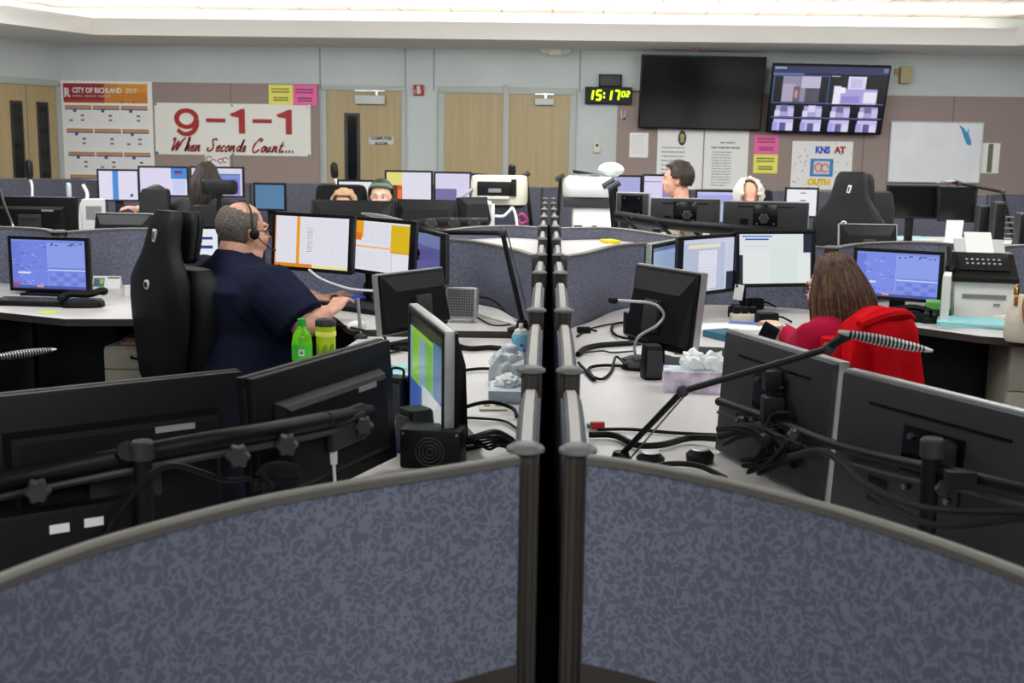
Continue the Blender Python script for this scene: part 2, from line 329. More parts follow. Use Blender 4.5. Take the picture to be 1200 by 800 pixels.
# a notice sheet pinned behind the computer room glass
def lwall(px):  # distance along the left wall for a pixel column
    d = _ray(px, 150); k = d.x/d.y
    # EYE.x + k*y = CL - t sin ; y = WALLD - t cos
    return (EYE.x + k*WALLD - CL)/(k*cos(LA)-sin(LA))
def ldoor(name, px0, px1, lite):
    t0, t1 = lwall(px0), lwall(px1); zt = 2.24
    o = V((CL, WALLD, 0))+ldir*((t0+t1)/2)
    r = MB().box((0, -.012, zt/2), (t0-t1-.008, .03, zt)).build(name, 'doorwood'); r.location = o; r.rotation_euler = (0, 0, lrz); struct(r)
    if lite:
        l0, l1 = lwall(lite[0]), lwall(lite[1]); cx = -((l0+l1)/2-(t0+t1)/2); W_ = l0-l1
        MB().box((cx, -.03, 1.42), (W_-.03, .012, 1.22)).build('glass_lite', 'glass', r)
        q = MB(); 
        for (ax, az, sx, sz) in ((cx, 2.03, W_, .04), (cx, .79, W_, .04), (cx-W_/2+.012, 1.41, .024, 1.2), (cx+W_/2-.012, 1.41, .024, 1.2)): q.box((ax, -.034, az), (sx, .02, sz), b=.004)
        q.build('lite_frame', 'dgrey', r)
    MB().cyl((.12, -.03, 1.0), (.12, -.09, 1.0), .02).build('handle', 'steel', r)
    return r, t0-t1
d4, w4 = ldoor('door_4', -4, 30.5, (11, 25)); d5, w5 = ldoor('door_5', 31, 65, (42, 55))
MB().box((w5/2+.035, -.02, 1.14), (.07, .06, 2.28), b=.008).box((-.1-w5/2, -.02, 2.28), (w5*2+.34, .06, .075), b=.008).build('frame', 'framep', d5)

# ------------------------------------------------------------------ things on the walls
def sheet(name, label, cat, box, m='paper', th=.004, out=.014, group=None):
    a, b, c, d = wr(*box); r = thing(name, label, cat, ((a+b)/2, WALLD-out, c), 0, group)
    MB().box((0, -th/2, (d-c)/2), (b-a, th, d-c)).build('sheet', m, r)
    return r, b-a, d-c
def inkrects(parent, w, h, rects, y, name='printing'):
    mb = MB()
    for i, (u0, v0, u1, v1, c) in enumerate(rects): mb.quad(-w/2+u0*w, h*(1-v1), -w/2+u1*w, h*(1-v0), y-.0004*(i % 6), 0, c)
    return mb.build(name, 'ink', parent)
def scribble(u0, u1, vs, lw, c, dash=.8, sd=1):
    rn = random.Random(sd); out = []
    for v in vs:
        u = u0
        while u < u1:
            l = rn.uniform(.02, .08); out.append((u, v, min(u1, u+l), v+lw, c)); u += l+rn.uniform(.008, .02)
            if rn.random() > dash+.12: break
    return out
# city calendar
cal, w, h = sheet('wall_calendar', 'large year calendar poster with red and orange heading beside the banner', 'calendar', (73.5, 180.5, 95, 240), th=.006, out=.004)
RC = []
RC += [(.035, .02, .48, .175, (150, 36, 44)), (.48, .02, .95, .175, (208, 130, 40)), (.62, .02, .95, .09, (222, 150, 52)), (.035, .15, .48, .175, (176, 60, 36)), (.66, .16, .68, .172, (60, 40, 110)), (.79, .16, .81, .172, (60, 40, 110))]
gy = [.195, .382, .57, .755]
for i, y0 in enumerate(gy):
    for j in range(3):
        x0 = .045+j*.305+i*.008; RC += [(x0, y0, x0+.29, y0+.022, (196, 140, 70)), (x0, y0+.024, x0+.29, y0+.036, (92, 80, 130))]
        for k in range(8): RC.append((x0+k*.0414-.001, y0+.04, x0+k*.0414+.001, y0+.155, (200, 204, 210)))
        for k in range(5): RC.append((x0, y0+.055+k*.022, x0+.29, y0+.0565+k*.022, (205, 208, 214)))
        for (u, v, c) in (((.17, .075, (120, 50, 66)), (.17, .112, (150, 80, 70)), (.045, .115, (70, 80, 140)))[:2 if (i+j) % 3 else 3]): RC.append((x0+u, y0+v, x0+u+.036, y0+v+.014, c))
        if (i*j) % 2 == 0: RC.append((x0+.09, y0+.036, x0+.125, y0+.055, (60, 70, 150)))
inkrects(cal, w, h, RC, -.0062)
text('lettering', 'CITY OF RICHLAND', .088, 'white', cal, (-w*.365, -.01, h*.905), off=.003, sx=.78)
text('lettering', '2019', .088, 'white', cal, (w*.215, -.01, h*.905), sx=.78)
text('lettering', 'PAYROLL   HOLIDAYS   CALENDAR', .03, 'white', cal, (-w*.365, -.01, h*.872), sx=1.0)
lg = MB().box((-w*.42, -.008, h*.905), (.085, .004, .15), b=.01); lg.build('logo_tile', 'red', cal)
text('logo', 'R', .15, 'white', cal, (-w*.455, -.0125, h*.872), off=.006, sx=.8)
# banner
bx = wr(182.5, 364.5, 121.5, 182); bw, bh = bx[1]-bx[0], bx[3]-bx[2]
ban = thing('banner', 'white vinyl banner with large red numerals hung on the tackboard', 'banner', ((bx[0]+bx[1])/2, WALLD-.022, bx[2]))
mb = MB(); nx, nz = 40, 14; vs = []
for j in range(nz+1):
    for i in range(nx+1):
        u, v = i/nx, j/nz; vs.append(((u-.5)*bw, .004*sin(9*u+2*v)*cos(5*v)-.003, v*bh+.012*sin(pi*u)*0))
n0 = len(vs); vs += [(p[0], p[1]+.002, p[2]) for p in vs]; fs = []
for j in range(nz):
    for i in range(nx):
        q = [j*(nx+1)+i, j*(nx+1)+i+1, (j+1)*(nx+1)+i+1, (j+1)*(nx+1)+i]; fs += [q, [n0+k for k in q[::-1]]]
mb.add(vs, fs, smooth=True); mb.build('cloth', 'vinyl', ban)
gr = MB()
for u in (.01, .5, .99):
    for v in (.03, .97): gr.lathe([(.002, 0), (.016, 0), (.016, .004), (.006, .005)], m=0, T=Matrix.Translation((((u-.5)*bw), -.008, v*bh)) @ Matrix.Rotation(pi/2, 4, 'X'), seg=10)
gr.build('grommet', 'steel', ban)
def bpx(px, py): p = Pd(px, py, WALLD); return p.x-(bx[0]+bx[1])/2, p.z-bx[2]
# numerals drawn as outlines
def stroke_poly(path, wd):
    L, R_ = [], []
    for i, p in enumerate(path):
        a = V(path[max(i-1, 0)]); b = V(path[min(i+1, len(path)-1)]); t = (b-a).normalized(); n = V((-t.y, t.x)); w_ = wd[i] if isinstance(wd, list) else wd
        L.append(V(p)+n*w_/2); R_.append(V(p)-n*w_/2)
    return L, R_
def ribbon(mb, path, wd, y, th=.003, m=0):
    L, R_ = stroke_poly([V((p[0], p[1])) for p in path], wd)
    rings = [[V((l.x, y, l.y)), V((r.x, y, r.y)), V((r.x, y-th, r.y)), V((l.x, y-th, l.y))] for l, r in zip(L, R_)]
    mb.ring(rings, m, True, False)
def arc(cx, cz, rx, rz, a0, a1, n=18): return [(cx+rx*cos(rad(a0+(a1-a0)*i/n)), cz+rz*sin(rad(a0+(a1-a0)*i/n))) for i in range(n+1)]
num = MB()
cx, cz = bpx(219.5, 141); cz += .02; p0 = arc(cx, cz, .122, .1, 0, 360, 30); ribbon(num, p0, [.05+.012*abs(cos(rad(12*i))) for i in range(31)], -.012)
x9, z9 = bpx(219.5, 141); xe, ze = bpx(208, 152.5)
tail = [(x9+.125, z9+.01), (x9+.122, z9-.06), (x9+.09, z9-.125), (x9+.02, z9-.165), (x9-.05, z9-.16), (x9-.115, z9-.115)]
t2 = [tuple(q[:2]) for q in spline([(a, b, 0) for a, b in tail], 6)]
ribbon(num, t2, [.06-.012*i/len(t2) for i in range(len(t2))], -.0125)
for (dx0, dx1, dy) in ((242.5, 265, 141), (296.8, 319.3, 142)):
    a = bpx(dx0, dy-.2); b = bpx(dx1, dy+.2); num.box(((a[0]+b[0])/2, -.0135, (a[1]+b[1])/2), (b[0]-a[0], .003, .046))
for (fx, tx, y0, y1) in ((270, 288, 127.5, 156.5), (324.5, 342.8, 128.5, 157.5)):
    a = bpx(fx, y0); b = bpx(tx, y1)
    num.vprism([(b[0], a[1]), (b[0], b[1]), (b[0]-.075, b[1]), (b[0]-.075, a[1]-.105), (a[0]+.02, a[1]-.09), (a[0], a[1]-.06), (a[0]+.07, a[1]-.035), (b[0]-.04, a[1])], -.015, -.012)
num.build('numerals', 'red', ban)
# the script line, pen stroke by pen stroke
G = {'W': (1.25, [[(0, .85), (.12, 1), (.2, .9), (.12, 0), (.55, .8), (.5, 0), (.9, .85), (1.15, 1.0)]]),
     'h': (.55, [[(.1, 0), (.3, .95), (.22, 1), (.1, 0), (.28, .42), (.42, .4), (.36, .06), (.5, .05)]]),
     'e': (.45, [[(.05, .2), (.32, .3), (.3, .45), (.12, .38), (.06, .12), (.2, 0), (.42, .12)]]),
     'n': (.6, [[(.05, .42), (.1, .42), (.04, 0), (.25, .42), (.36, .4), (.32, .05), (.5, .06)]]),
     'S': (.8, [[(.72, .85), (.55, 1), (.32, .85), (.45, .55), (.5, .25), (.25, 0), (0, .15), (.1, .3)]]),
     'c': (.42, [[(.34, .36), (.22, .45), (.06, .25), (.12, .02), (.4, .1)]]),
     'o': (.45, [[(.2, .44), (.05, .22), (.14, 0), (.34, .16), (.3, .42), (.2, .44), (.45, .36)]]),
     'd': (.52, [[(.34, .4), (.16, .42), (.06, .15), (.2, .02), (.36, .3), (.52, 1), (.38, .1), (.5, .05)]]),
     's': (.4, [[(.04, .05), (.25, .48), (.24, .3), (.3, .12), (.16, 0), (.04, .06)]]),
     'C': (.85, [[(.62, .78), (.72, .98), (.5, 1.02), (.14, .6), (.08, .15), (.32, -.05), (.7, .2)]]),
     'u': (.58, [[(.08, .42), (.04, .1), (.16, 0), (.36, .42), (.32, .08), (.5, .06)]]),
     't': (.36, [[(.25, .85), (.1, .12), (.2, 0), (.36, .1)], [(.02, .5), (.4, .54)]]), '.': (.3, [[(.02, .06), (.14, .06)]]), ' ': (.55, [])}
scr = MB(); x0, z0 = bpx(201, 176.5); x1, _ = bpx(346, 177.5); adv = sum(G[ch][0] for ch in 'When Seconds Count....'); sc = (x1-x0)/adv; cx = x0; hh = .155
for ch in 'When Seconds Count....':
    for stp in G[ch][1]:
        pts = [(cx+p[0]*sc+p[1]*hh*.28, z0+p[1]*hh, 0) for p in stp]
        sp = [(q.x, q.y) for q in spline(pts, 5)] if len(pts) > 2 else [p[:2] for p in pts]
        ribbon(scr, sp, [.012+.011*abs(sin(i*.5)) for i in range(len(sp))] if ch != '.' else .034, -.012)
    cx += G[ch][0]*sc
scr.build('script_lettering', 'darkred', ban)
# notices
def notice(name, label, box, m, out, sd):
    r, w, h = sheet(name, label, 'notice', box, m, .003, out)
    dk = (90, 60, 60) if 'pink' in m else (96, 92, 50)
    inkrects(r, w, h, scribble(.12, .85, (.18, .33), .07, dk, 1, sd)+scribble(.2, .8, (.62, .74), .07, dk, 1, sd+1), -.0045); return r
notice('notice', 'yellow paper notice pinned above the banner beside a pink one', (315.5, 344, 99.5, 122.5), 'yelp', .03, 3)
notice('notice', 'pink paper notice pinned above the banner beside the computer room door', (344, 372, 100, 123.5), 'pinkp', .03, 5)
notice('notice', 'pink paper notice pinned below the gap between the two televisions', (883.5, 912, 158, 180.5), 'pinkp', .014, 7)
notice('notice', 'yellow paper notice pinned under the pink one beside the colourful poster', (882.5, 911, 180.8, 203), 'yelp', .014, 9)
r, w, h = sheet('drawing', 'small white sheet with red line drawings under the banner', 'drawing', (241, 269.5, 181.5, 195))
mb = MB()
for (cx, cz, q) in ((-.1, .09, .035), (-.05, .05, .04), (0.04, .07, .03), (.1, .08, .035)): ribbon(mb, arc(cx, cz, q, q*.9, 20, 300, 10), .012, -.006)
mb.build('drawn_lines', 'darkred', r)
# fire strobe, light, thermostat, siren
a, b, c, d = wr(485, 497, 99.5, 112)
r = thing('fire_strobe', 'small red fire alarm strobe between the two wooden doorways', 'alarm', ((a+b)/2, WALLD, c)); w, h = b-a, d-c
MB().box((0, -.025, h/2), (w, .05, h), b=.012).build('housing', 'red', r); MB().box((0, -.06, h/2), (w*.3, .035, h*.8), b=.008).build('lens', 'lgrey', r)
for sx in (-.4, .4): text('lettering', 'FIRE', .032, 'white', r, (sx*w*.9+.012 if sx < 0 else sx*w*.9-.012, -.052, h*.12 if sx > 0 else h*.12), rot=(pi/2, -pi/2, 0))
a, b, c, d = wr(634, 668, 53, 66.5); r = thing('emergency_light', 'white twin-head emergency light mounted high above the double doors', 'light', ((a+b)/2, WALLD, c)); w, h = b-a, d-c
MB().box((0, -.05, h/2), (w*.5, .1, h*.9), b=.015).build('housing', 'beige', r)
for s in (-1, 1): MB().lathe([(.02, 0), (.055, .02), (.062, .06), (.055, .085), (.01, .09)], T=Matrix.Translation((s*w*.36, -.05, h*.55)) @ Matrix.Rotation(pi/2, 4, 'X')).build('lamp_head', 'lgrey', r)
a, b, c, d = wr(695.5, 703.5, 167, 179); r = thing('wall_switch', 'small beige switch box with dark button right of the double doors', 'switch', ((a+b)/2, WALLD, c)); w, h = b-a, d-c
MB().box((0, -.015, h/2), (w, .03, h), b=.006).build('plate', 'beige', r); MB().box((0, -.033, h*.72), (w*.4, .012, h*.22), b=.003).build('button', 'black', r)
a, b, c, d = wr(1053, 1066, 78.5, 98); r = thing('wall_siren', 'beige box sounder on the wall right of the lit television', 'sounder', ((a+b)/2, WALLD, c)); w, h = b-a, d-c
MB().box((0, -.05, h/2), (w, .1, h), b=.012).box((0, -.1, h*.62), (w*.7, .01, h*.2)).build('housing', mat('olive_beige', (176, 164, 120), .5), r)
MB().box((-w*.75, -.02, h*.7), (w*.35, .04, h*.4), b=.008).build('conduit_box', mat('tan_box', (190, 150, 90), .5), r)
# clock
a, b, c, d = wr(685.5, 740, 102.3, 122.5); r = thing('digital_clock', 'black digital wall clock showing green digits above the switch', 'clock', ((a+b)/2, WALLD, c)); w, h = b-a, d-c
MB().box((0, -.05, h/2), (w, .07, h), b=.008).box((0, -.087, h/2), (w*.97, .006, h*.9)).build('housing', 'black', r)
SEG = {'0': 'abcdef', '1': 'bc', '2': 'abged', '5': 'afgcd', '7': 'abc'}
dg_ = MB()
def digit(chx, x, z, dw, dh, t):
    S = {'a': ((0, dh), (dw, dh)), 'b': ((dw, dh), (dw, dh/2)), 'c': ((dw, dh/2), (dw, 0)), 'd': ((0, 0), (dw, 0)), 'e': ((0, 0), (0, dh/2)), 'f': ((0, dh/2), (0, dh)), 'g': ((0, dh/2), (dw, dh/2))}
    for k in SEG[chx]:
        (p, q), (s, u) = S[k]; p += q*.14; s += u*.14
        dg_.tube([(x+p, -.091, z+q), (x+s, -.091, z+u)], t, seg=6)
kx = w/54.5
digit('1', (-27.2+3)*kx, 5*kx, 5*kx, 10.5*kx, .0125); digit('5', (-27.2+12.6)*kx, 5*kx, 5*kx, 10.5*kx, .0125)
digit('1', (-27.2+24.5)*kx, 5*kx, 5*kx, 10.5*kx, .0125); digit('7', (-27.2+33.5)*kx, 5*kx, 5*kx, 10.5*kx, .0125)
digit('0', (-27.2+42.4)*kx, 9*kx, 3.2*kx, 5.6*kx, .007); digit('2', (-27.2+47.6)*kx, 9*kx, 3.2*kx, 5.6*kx, .007)
for zz in (8, 12.4): dg_.box(((-27.2+22)*kx, -.092, zz*kx), (.02, .006, .024))
dg_.build('digits', 'lime_led', r)
a2, b2, c2, d2 = wr(701.5, 728.5, 87.5, 102); r2 = thing('wall_speaker', 'black square box resting on top of the digital clock', 'speaker', ((a2+b2)/2, WALLD, d))
MB().box((0, -.04, (d2-d)/2), (b2-a2, .08, d2-d), b=.006).build('cabinet', 'black', r2); MB().box((0, -.083, (d2-d)/2), ((b2-a2)*.86, .006, (d2-d)*.8), b=.002).build('grille', 'dgrey', r2)
cable([(b-.02, WALLD-.05, c+h*.8), (b+.06, WALLD-.04, c+h*.78), (b+.14, WALLD-.04, c+h*.8)], .006, 'short black cable running from the clock to the television')
# televisions
def tv(label, TL, TR, BL, BR, dtop, dbot, rects=None):
    p, q, s, u = Pd(*TL, dtop), Pd(*TR, dtop), Pd(*BL, dbot), Pd(*BR, dbot)
    cen = (p+q+s+u)/4; X = ((q-p)+(u-s)).normalized(); up = ((p+q)-(s+u)).normalized(); w = ((q-p).length+(u-s).length)/2; h = ((p+q)/2-(s+u)/2).length
    Y = up.cross(X).normalized(); up = X.cross(Y)
    r = thing('wall_television', label, 'television'); r.matrix_world = Matrix(((X.x, Y.x, up.x, cen.x), (X.y, Y.y, up.y, cen.y), (X.z, Y.z, up.z, cen.z), (0, 0, 0, 1)))
    MB().box((0, .025, 0), (w, .05, h), b=.008).box((0, .06, 0), (w*.6, .05, h*.5), b=.02).build('casing', 'black', r)
    if rects:
        mb = MB().quad(-w*.488, -h*.475, w*.488, h*.478, -.001, 0, (8, 9, 18))
        for i, (u0, v0, u1, v1, c) in enumerate(rects): mb.quad(-w/2+u0*w, h/2-v1*h, -w/2+u1*w, h/2-v0*h, -.0016-.0001*i, 0, c)
        mb.build('screen', 'glow', r)
    else: MB().box((0, -.001, 0), (w*.976, .004, h*.955)).build('screen', 'blackg', r)
    wy = WALLD-(cen+Y*.08).y
    MB().box((0, .08+.5*max(.02, wy-.03), 0), (.3, max(.02, wy-.03), .2)).build('wall_bracket', 'black', r)
    return r
tv('large black television switched off above the white charts', (751.5, 64), (897, 67), (748, 150), (893.5, 153.5), 14.12, 14.26)
S = [(.01, .03, .99, .13, (44, 48, 92)), (.02, .04, .12, .07, (150, 160, 200)), (.01, .13, .27, .15, (110, 130, 190)), (.94, .04, .98, .1, (110, 120, 170)),
     (.02, .155, .5, .17, (60, 96, 160)), (.02, .155, .028, .56, (60, 96, 160)), (.488, .155, .496, .56, (60, 96, 160)), (.02, .55, .98, .562, (90, 104, 180)), (.03, .765, .98, .775, (130, 134, 190)), (.51, .155, .58, .165, (200, 205, 230))]
def blobs(u0, v0, u1, v1, lst):
    return [(u0+(u1-u0)*a, v0+(v1-v0)*b, u0+(u1-u0)*c, v0+(v1-v0)*d, k) for a, b, c, d, k in lst]
wv, lv, gv = (226, 222, 250), (176, 168, 226), (90, 84, 110)
S += blobs(.1, .17, .42, .54, [(0, 0, 1, 1, (150, 140, 170)), (0, .3, .35, 1, (178, 168, 196)), (.5, 0, 1, .45, (196, 190, 216)), (.3, .4, .48, 1, (110, 96, 112)), (.62, .45, 1, 1, (84, 80, 96)), (.34, .55, .42, .85, (190, 150, 150))])
S += blobs(.54, .16, .92, .56, [(.3, 0, .7, .5, wv), (.36, .08, .62, .4, (200, 196, 236)), (.02, .45, .98, 1, lv), (.0, .35, .16, 1, (240, 240, 255)), (.68, .55, .98, .95, (236, 236, 255)), (.14, .4, .26, .6, (250, 250, 255)), (.2, .7, .6, .95, (150, 140, 216))])
for i in range(4):
    u0 = .045+i*.24; S += blobs(u0, .58, u0+.19, .755, [(.1, .1, .9, 1, lv), (.3, .05, .62, .6, (120, 116, 150) if i != 1 else wv), (.06, .5, .3, 1, wv), (.66, .3, .92, 1, (206, 200, 244))])
    S += blobs(u0, .785, u0+.19, .965, [(.06, .05, .95, 1, (206, 200, 246)), (.34, .35, .62, 1, (104, 96, 156)), (.02, .3, .25, 1, (176, 170, 236)), (.66, .4, .95, 1, wv)])
tv('lit television showing a grid of camera pictures above the colourful poster', (905, 74.5), (1043, 77.5), (898.5, 155), (1034.5, 158), 14.0, 14.24, S)
# charts, posters, whiteboard
r, w, h = sheet('paper_sheet', 'small white sheet pinned on the tackboard beside the tall charts', 'paper', (737.5, 759.5, 155.5, 184.5)); inkrects(r, w, h, scribble(.12, .8, [.1+.1*i for i in range(8)], .02, (190, 196, 220), .9, 4), -.005)
r, w, h = sheet('wall_chart', 'tall white chart with a small dark crest hung under the black television', 'chart', (769.5, 823, 150, 232)); inkrects(r, w, h, scribble(.1, .6, [.27+.062*i for i in range(8)], .018, (150, 152, 156), .9, 8), -.006)
mb = MB().ell((.02, -.008, h*.86), (.05, .006, .09)).build('crest', 'dgrey', r); MB().ell((.02, -.013, h*.88), (.03, .004, .035)).ell((.02, -.013, h*.82), (.025, .004, .025)).build('crest_detail', mat('khaki_ink', (170, 160, 96), .7), r)
r, w, h = sheet('wall_chart', 'tall white chart of small print hung right of the crest chart', 'chart', (824.5, 876, 150, 231)); inkrects(r, w, h, scribble(.36, .7, [.2], .02, (120, 120, 124), 1, 2)+scribble(.16, .82, [.27], .024, (110, 110, 116), .95, 3)+scribble(.18, .62, [.34+.04*i for i in range(13)], .014, (158, 158, 164), .86, 5), -.006)
r, w, h = sheet('poster', 'white handmade poster with coloured letters and a blue framed picture', 'poster', (927, 998, 165.5, 222), th=.006)
rn = random.Random(11); RR = [(.31, .36, .69, .73, (54, 132, 190)), (.37, .41, .63, .68, (214, 208, 214))]
for i in range(46):
    u, v = rn.random()*.94+.03, rn.random()*.92+.03
    if .28 < u < .72 and .1 < v < .9: continue
    RR.append((u, v, u+.018, v+.022, rn.choice([(200, 60, 60), (60, 90, 190), (230, 190, 60), (90, 150, 90), (40, 40, 60), (220, 130, 170)])))
inkrects(r, w, h, RR, -.0065)
mb = MB(); 
for (cx, cz) in ((-.04, h*.46), (.04, h*.45)): ribbon(mb, arc(cx, cz, .04, .05, 0, 330, 12), .014, -.012)
mb.build('picture_lines', mat('orange_ink', (222, 120, 80), .7), r)
text('lettering', 'KNS', .11, 'bluepad', r, (-w*.12, -.0095, h*.76), off=.006, sx=.85); text('lettering', 'AT', .11, 'red', r, (w*.2, -.0095, h*.76), off=.006, sx=.9)
M['yellow_ink'] = mat('yellow_ink', (232, 196, 30), .7); text('lettering', 'OUTH', .1, 'yellow_ink', r, (-w*.22, -.0095, h*.1), off=.008, sx=.95)
a, b, c, d = wr(1041.5, 1148.5, 142.5, 214); r = thing('whiteboard', 'plain whiteboard with a blue drawn patch hung at the right of the far wall', 'whiteboard', ((a+b)/2, WALLD-.02, c)); w, h = b-a, d-c
MB().box((0, -.012, h/2), (w, .02, h)).build('board', 'wbrd', r)
q = MB()
for (cx, cz, sx, sz) in ((0, .008, w+.02, .016), (0, h-.008, w+.02, .016), (-w/2, h/2, .016, h), (w/2, h/2, .016, h)): q.box((cx, -.014, cz), (sx, .03, sz), b=.004)
q.build('rim', 'lgrey', r)
k = w/107
MB().vprism([((x-1095)*k, (214-y)*k) for x, y in ((1120, 146), (1126, 150), (1130, 155), (1132, 149), (1132, 156), (1136, 166), (1136, 170), (1131, 169), (1127, 161), (1124, 153))], -.0245, -.0225).build('blue_drawing', 'bluemark', r)
r, w, h = sheet('strip_chart', 'narrow white card with a dark olive strip right of the whiteboard', 'card', (1149.5, 1170.5, 167.5, 203)); MB().box((-.005, -.006, h/2), (w*.27, .004, h*.94)).build('strip', mat('olive_strip', (110, 110, 84), .6), r)
# bracket bits on the wall
a, b, c, d = wr(727, 733, 129, 139); r = thing('wall_hook', 'small white hook with a dark knob on the tackboard below the clock', 'hook', ((a+b)/2, WALLD-.012, c)); MB().tube(spline([(-.02, -.01, .1), (-.02, -.03, .03), (.0, -.03, .0), (.02, -.02, .05), (.03, -.01, .1)], 4), .006).build('wire', 'white', r); MB().ell((.012, -.03, .0), (.016, .014, .014)).build('knob', 'black', r)
r = thing('cable_loop', 'red and grey cable ends hanging from the ledge above the black television', 'cable', Pd(815, 53, 13.9))
MB().tube(spline([(-.1, 0, 0), (-.03, 0, -.03), (0, 0, .01), (.04, 0, -.04), (.02, 0, .03)], 5), .006).build('grey_cable', 'steel', r); MB().tube(spline([(-.03, -.01, .02), (-.01, -.01, -.05), (.03, -.01, -.07)], 5), .007).build('red_cable', 'redplug', r)
# ================================================================== PARTITIONS AND WORKTOPS
ORD = ['nearest', 'second', 'third', 'fourth', 'fifth', 'sixth', 'seventh', 'eighth', 'ninth', 'tenth', 'eleventh']
PD = [1.69, 2.335, 3.26, 4.33, 5.13, 6.1, 7.2, 8.35, 9.5, 10.7, 11.9]
CAPZ = 1.066
def post_mesh(r):
    n = 48; ring = lambda z: [V((r*(1-.1*((k % 6) in (0, 1)))*cos(2*pi*k/n), r*(1-.1*((k % 6) in (0, 1)))*sin(2*pi*k/n), z)) for k in range(n)]
    return MB().ring([ring(0.0), ring(CAPZ-.006)], 0, True, False)
def cap_mesh(r): return MB().lathe([(r*.86, CAPZ-.007), (r*.99, CAPZ-.006), (r, CAPZ-.003), (r*.96, CAPZ), (r*.7, CAPZ+.0045), (r*.35, CAPZ+.0072), (.001, CAPZ+.008)], seg=28)
def post(x, y, label, r=.0215, group='posts of the middle partition rows'):
    t = thing('partition_post', label, 'post', (x, y, 0), 0, group); post_mesh(r).build('column', 'frame', t); cap_mesh(r*1.36).build('cap', 'capm', t); return t
for s, side in ((-1, 'left'), (1, 'right')):
    for i, d in enumerate(PD):
        where = ORD[i]+' grey capped post' + (' from the camera' if i else ' to the camera')
        post(s*.0395, d, '%s in the %s row of the middle partition' % (where, side))
    for i in range(len(PD)-1):
        y0, y1 = PD[i]+.0195, PD[i+1]-.0195; L = y1-y0
        t = thing('partition_panel', '%s low fabric panel %s the camera in the %s row of the middle partition' % (ORD[i], 'from' if i else 'to', side), 'panel', (s*.0395, y0, 0), 0, 'panels of the middle partition rows')
        prof = lambda u: CAPZ-.02-.032*abs(2*u-1)**2.6
        n = 18; N = [i_/n for i_ in range(n+1)]
        rg = [[V((-.0195, u*L, .06)), V((.0195, u*L, .06)), V((.0195, u*L, prof(u)-.006)), V((-.0195, u*L, prof(u)-.006))] for u in N]
        MB().ring(rg, 0, True, False).build('fabric', 'fabric', t)
        rg = [[V((-.015, u*L, prof(u)-.01)), V((.015, u*L, prof(u)-.01)), V((.0145, u*L, prof(u)+.002)), V((.0085, u*L, prof(u)+.011)), V((-.0085, u*L, prof(u)+.011)), V((-.0145, u*L, prof(u)+.002))] for u in N]
        MB().ring(rg, 0, True, False).build('top_rail', 'alu', t)
        MB().box((0, L/2, .04), (.04, L, .05), b=.004).build('base_rail', 'frame', t)
mb = MB().box((0, (PD[0]+PD[-1])/2+.02, .4), (.026, PD[-1]-PD[0], .78), b=.004)  # black bar put in the slot to stand for its shade
tag(mb.build('gap_shade_strip', 'gap'), 'black strip standing for the shade in the slot between the two partition rows', 'shade strip')

def curved_panel(label, pts, top=1.066, fabric='fabric', split=None, group='curved fabric panels around the consoles', th=.032, n=8, trim='trim', thing_name='curved_panel'):
    P = [V((p[0], p[1], 0)) for p in spline([(a, b, 0) for a, b in pts], n)]
    c = P[len(P)//2]; t = thing(thing_name, label, 'panel', (c.x, c.y, 0), 0, group); P = [p-c for p in P]
    def sweep(w, z0, z1, name, m, bevel=0):
        rg = []
        for i, p in enumerate(P):
            d = (P[min(i+1, len(P)-1)]-P[max(i-1, 0)]).normalized(); nn = V((-d.y, d.x, 0))
            a, b = p+nn*w/2, p-nn*w/2
            if bevel: rg.append([V((a.x, a.y, z0)), V((a.x, a.y, z1-bevel)), V((a.x-(a-p).x*.4, a.y-(a-p).y*.4, z1)), V((b.x-(b-p).x*.4, b.y-(b-p).y*.4, z1)), V((b.x, b.y, z1-bevel)), V((b.x, b.y, z0))])
            else: rg.append([V((a.x, a.y, z0)), V((a.x, a.y, z1)), V((b.x, b.y, z1)), V((b.x, b.y, z0))])
        mb = MB().ring(rg, 0, True, True); o = mb.build(name, m, t); return o
    if split:
        sweep(th, split+.02, top-.012, 'fabric', fabric); sweep(th+.008, split-.03, split+.022, 'middle_rail', 'frame'); sweep(th, .08, split-.03, 'lower_fabric', fabric)
    else: sweep(th, .08, top-.01, 'fabric', fabric)
    sweep(th+.006, top-.012, top, 'top_trim', trim, .003); sweep(th+.004, 0, .082, 'base_rail', 'frame')
    for p, q in ((P[0], P[2]), (P[-1], P[-3])): 
        e = MB().box((p.x+(q-p).x*.02, p.y+(q-p).y*.02, (top-.014)/2), (.008, th*.8, top-.016), rot=Matrix.Rotation(atan2((q-p).y, (q-p).x), 3, 'Z')); e.build('end_frame', 'frame', t)
    return t
PNL = [(-.052, 1.64), (-.17, 1.555), (-.28, 1.48), (-.38, 1.395), (-.46, 1.30), (-.525, 1.205), (-.58, 1.08), (-.62, .92), (-.65, .72)]
PNR = [(.055, 1.65), (.12, 1.62), (.19, 1.575), (.26, 1.52), (.36, 1.42), (.45, 1.30), (.52, 1.18), (.58, 1.03), (.63, .8)]
curved_panel('nearest blue flecked curved panel left of the two middle posts', PNL, split=.722, th=.016)
curved_panel('nearest blue flecked curved panel right of the two middle posts', PNR, split=.722, th=.016)
PML = [(-.065, 5.1), (-.18, 5.46), (-.36, 5.84), (-.53, 5.99), (-.8, 6.06), (-1.1, 6.03), (-1.35, 5.96), (-1.47, 5.9)]
PMR = [(.065, 5.08), (.17, 5.31), (.31, 5.72), (.46, 5.92), (.61, 6.02), (.85, 6.05), (1.1, 6.02), (1.3, 5.95), (1.4, 5.88)]
curved_panel('curved flecked panel behind the seated man\'s lit screens', PML); curved_panel('curved flecked panel behind the red-topped woman\'s three screens', PMR)
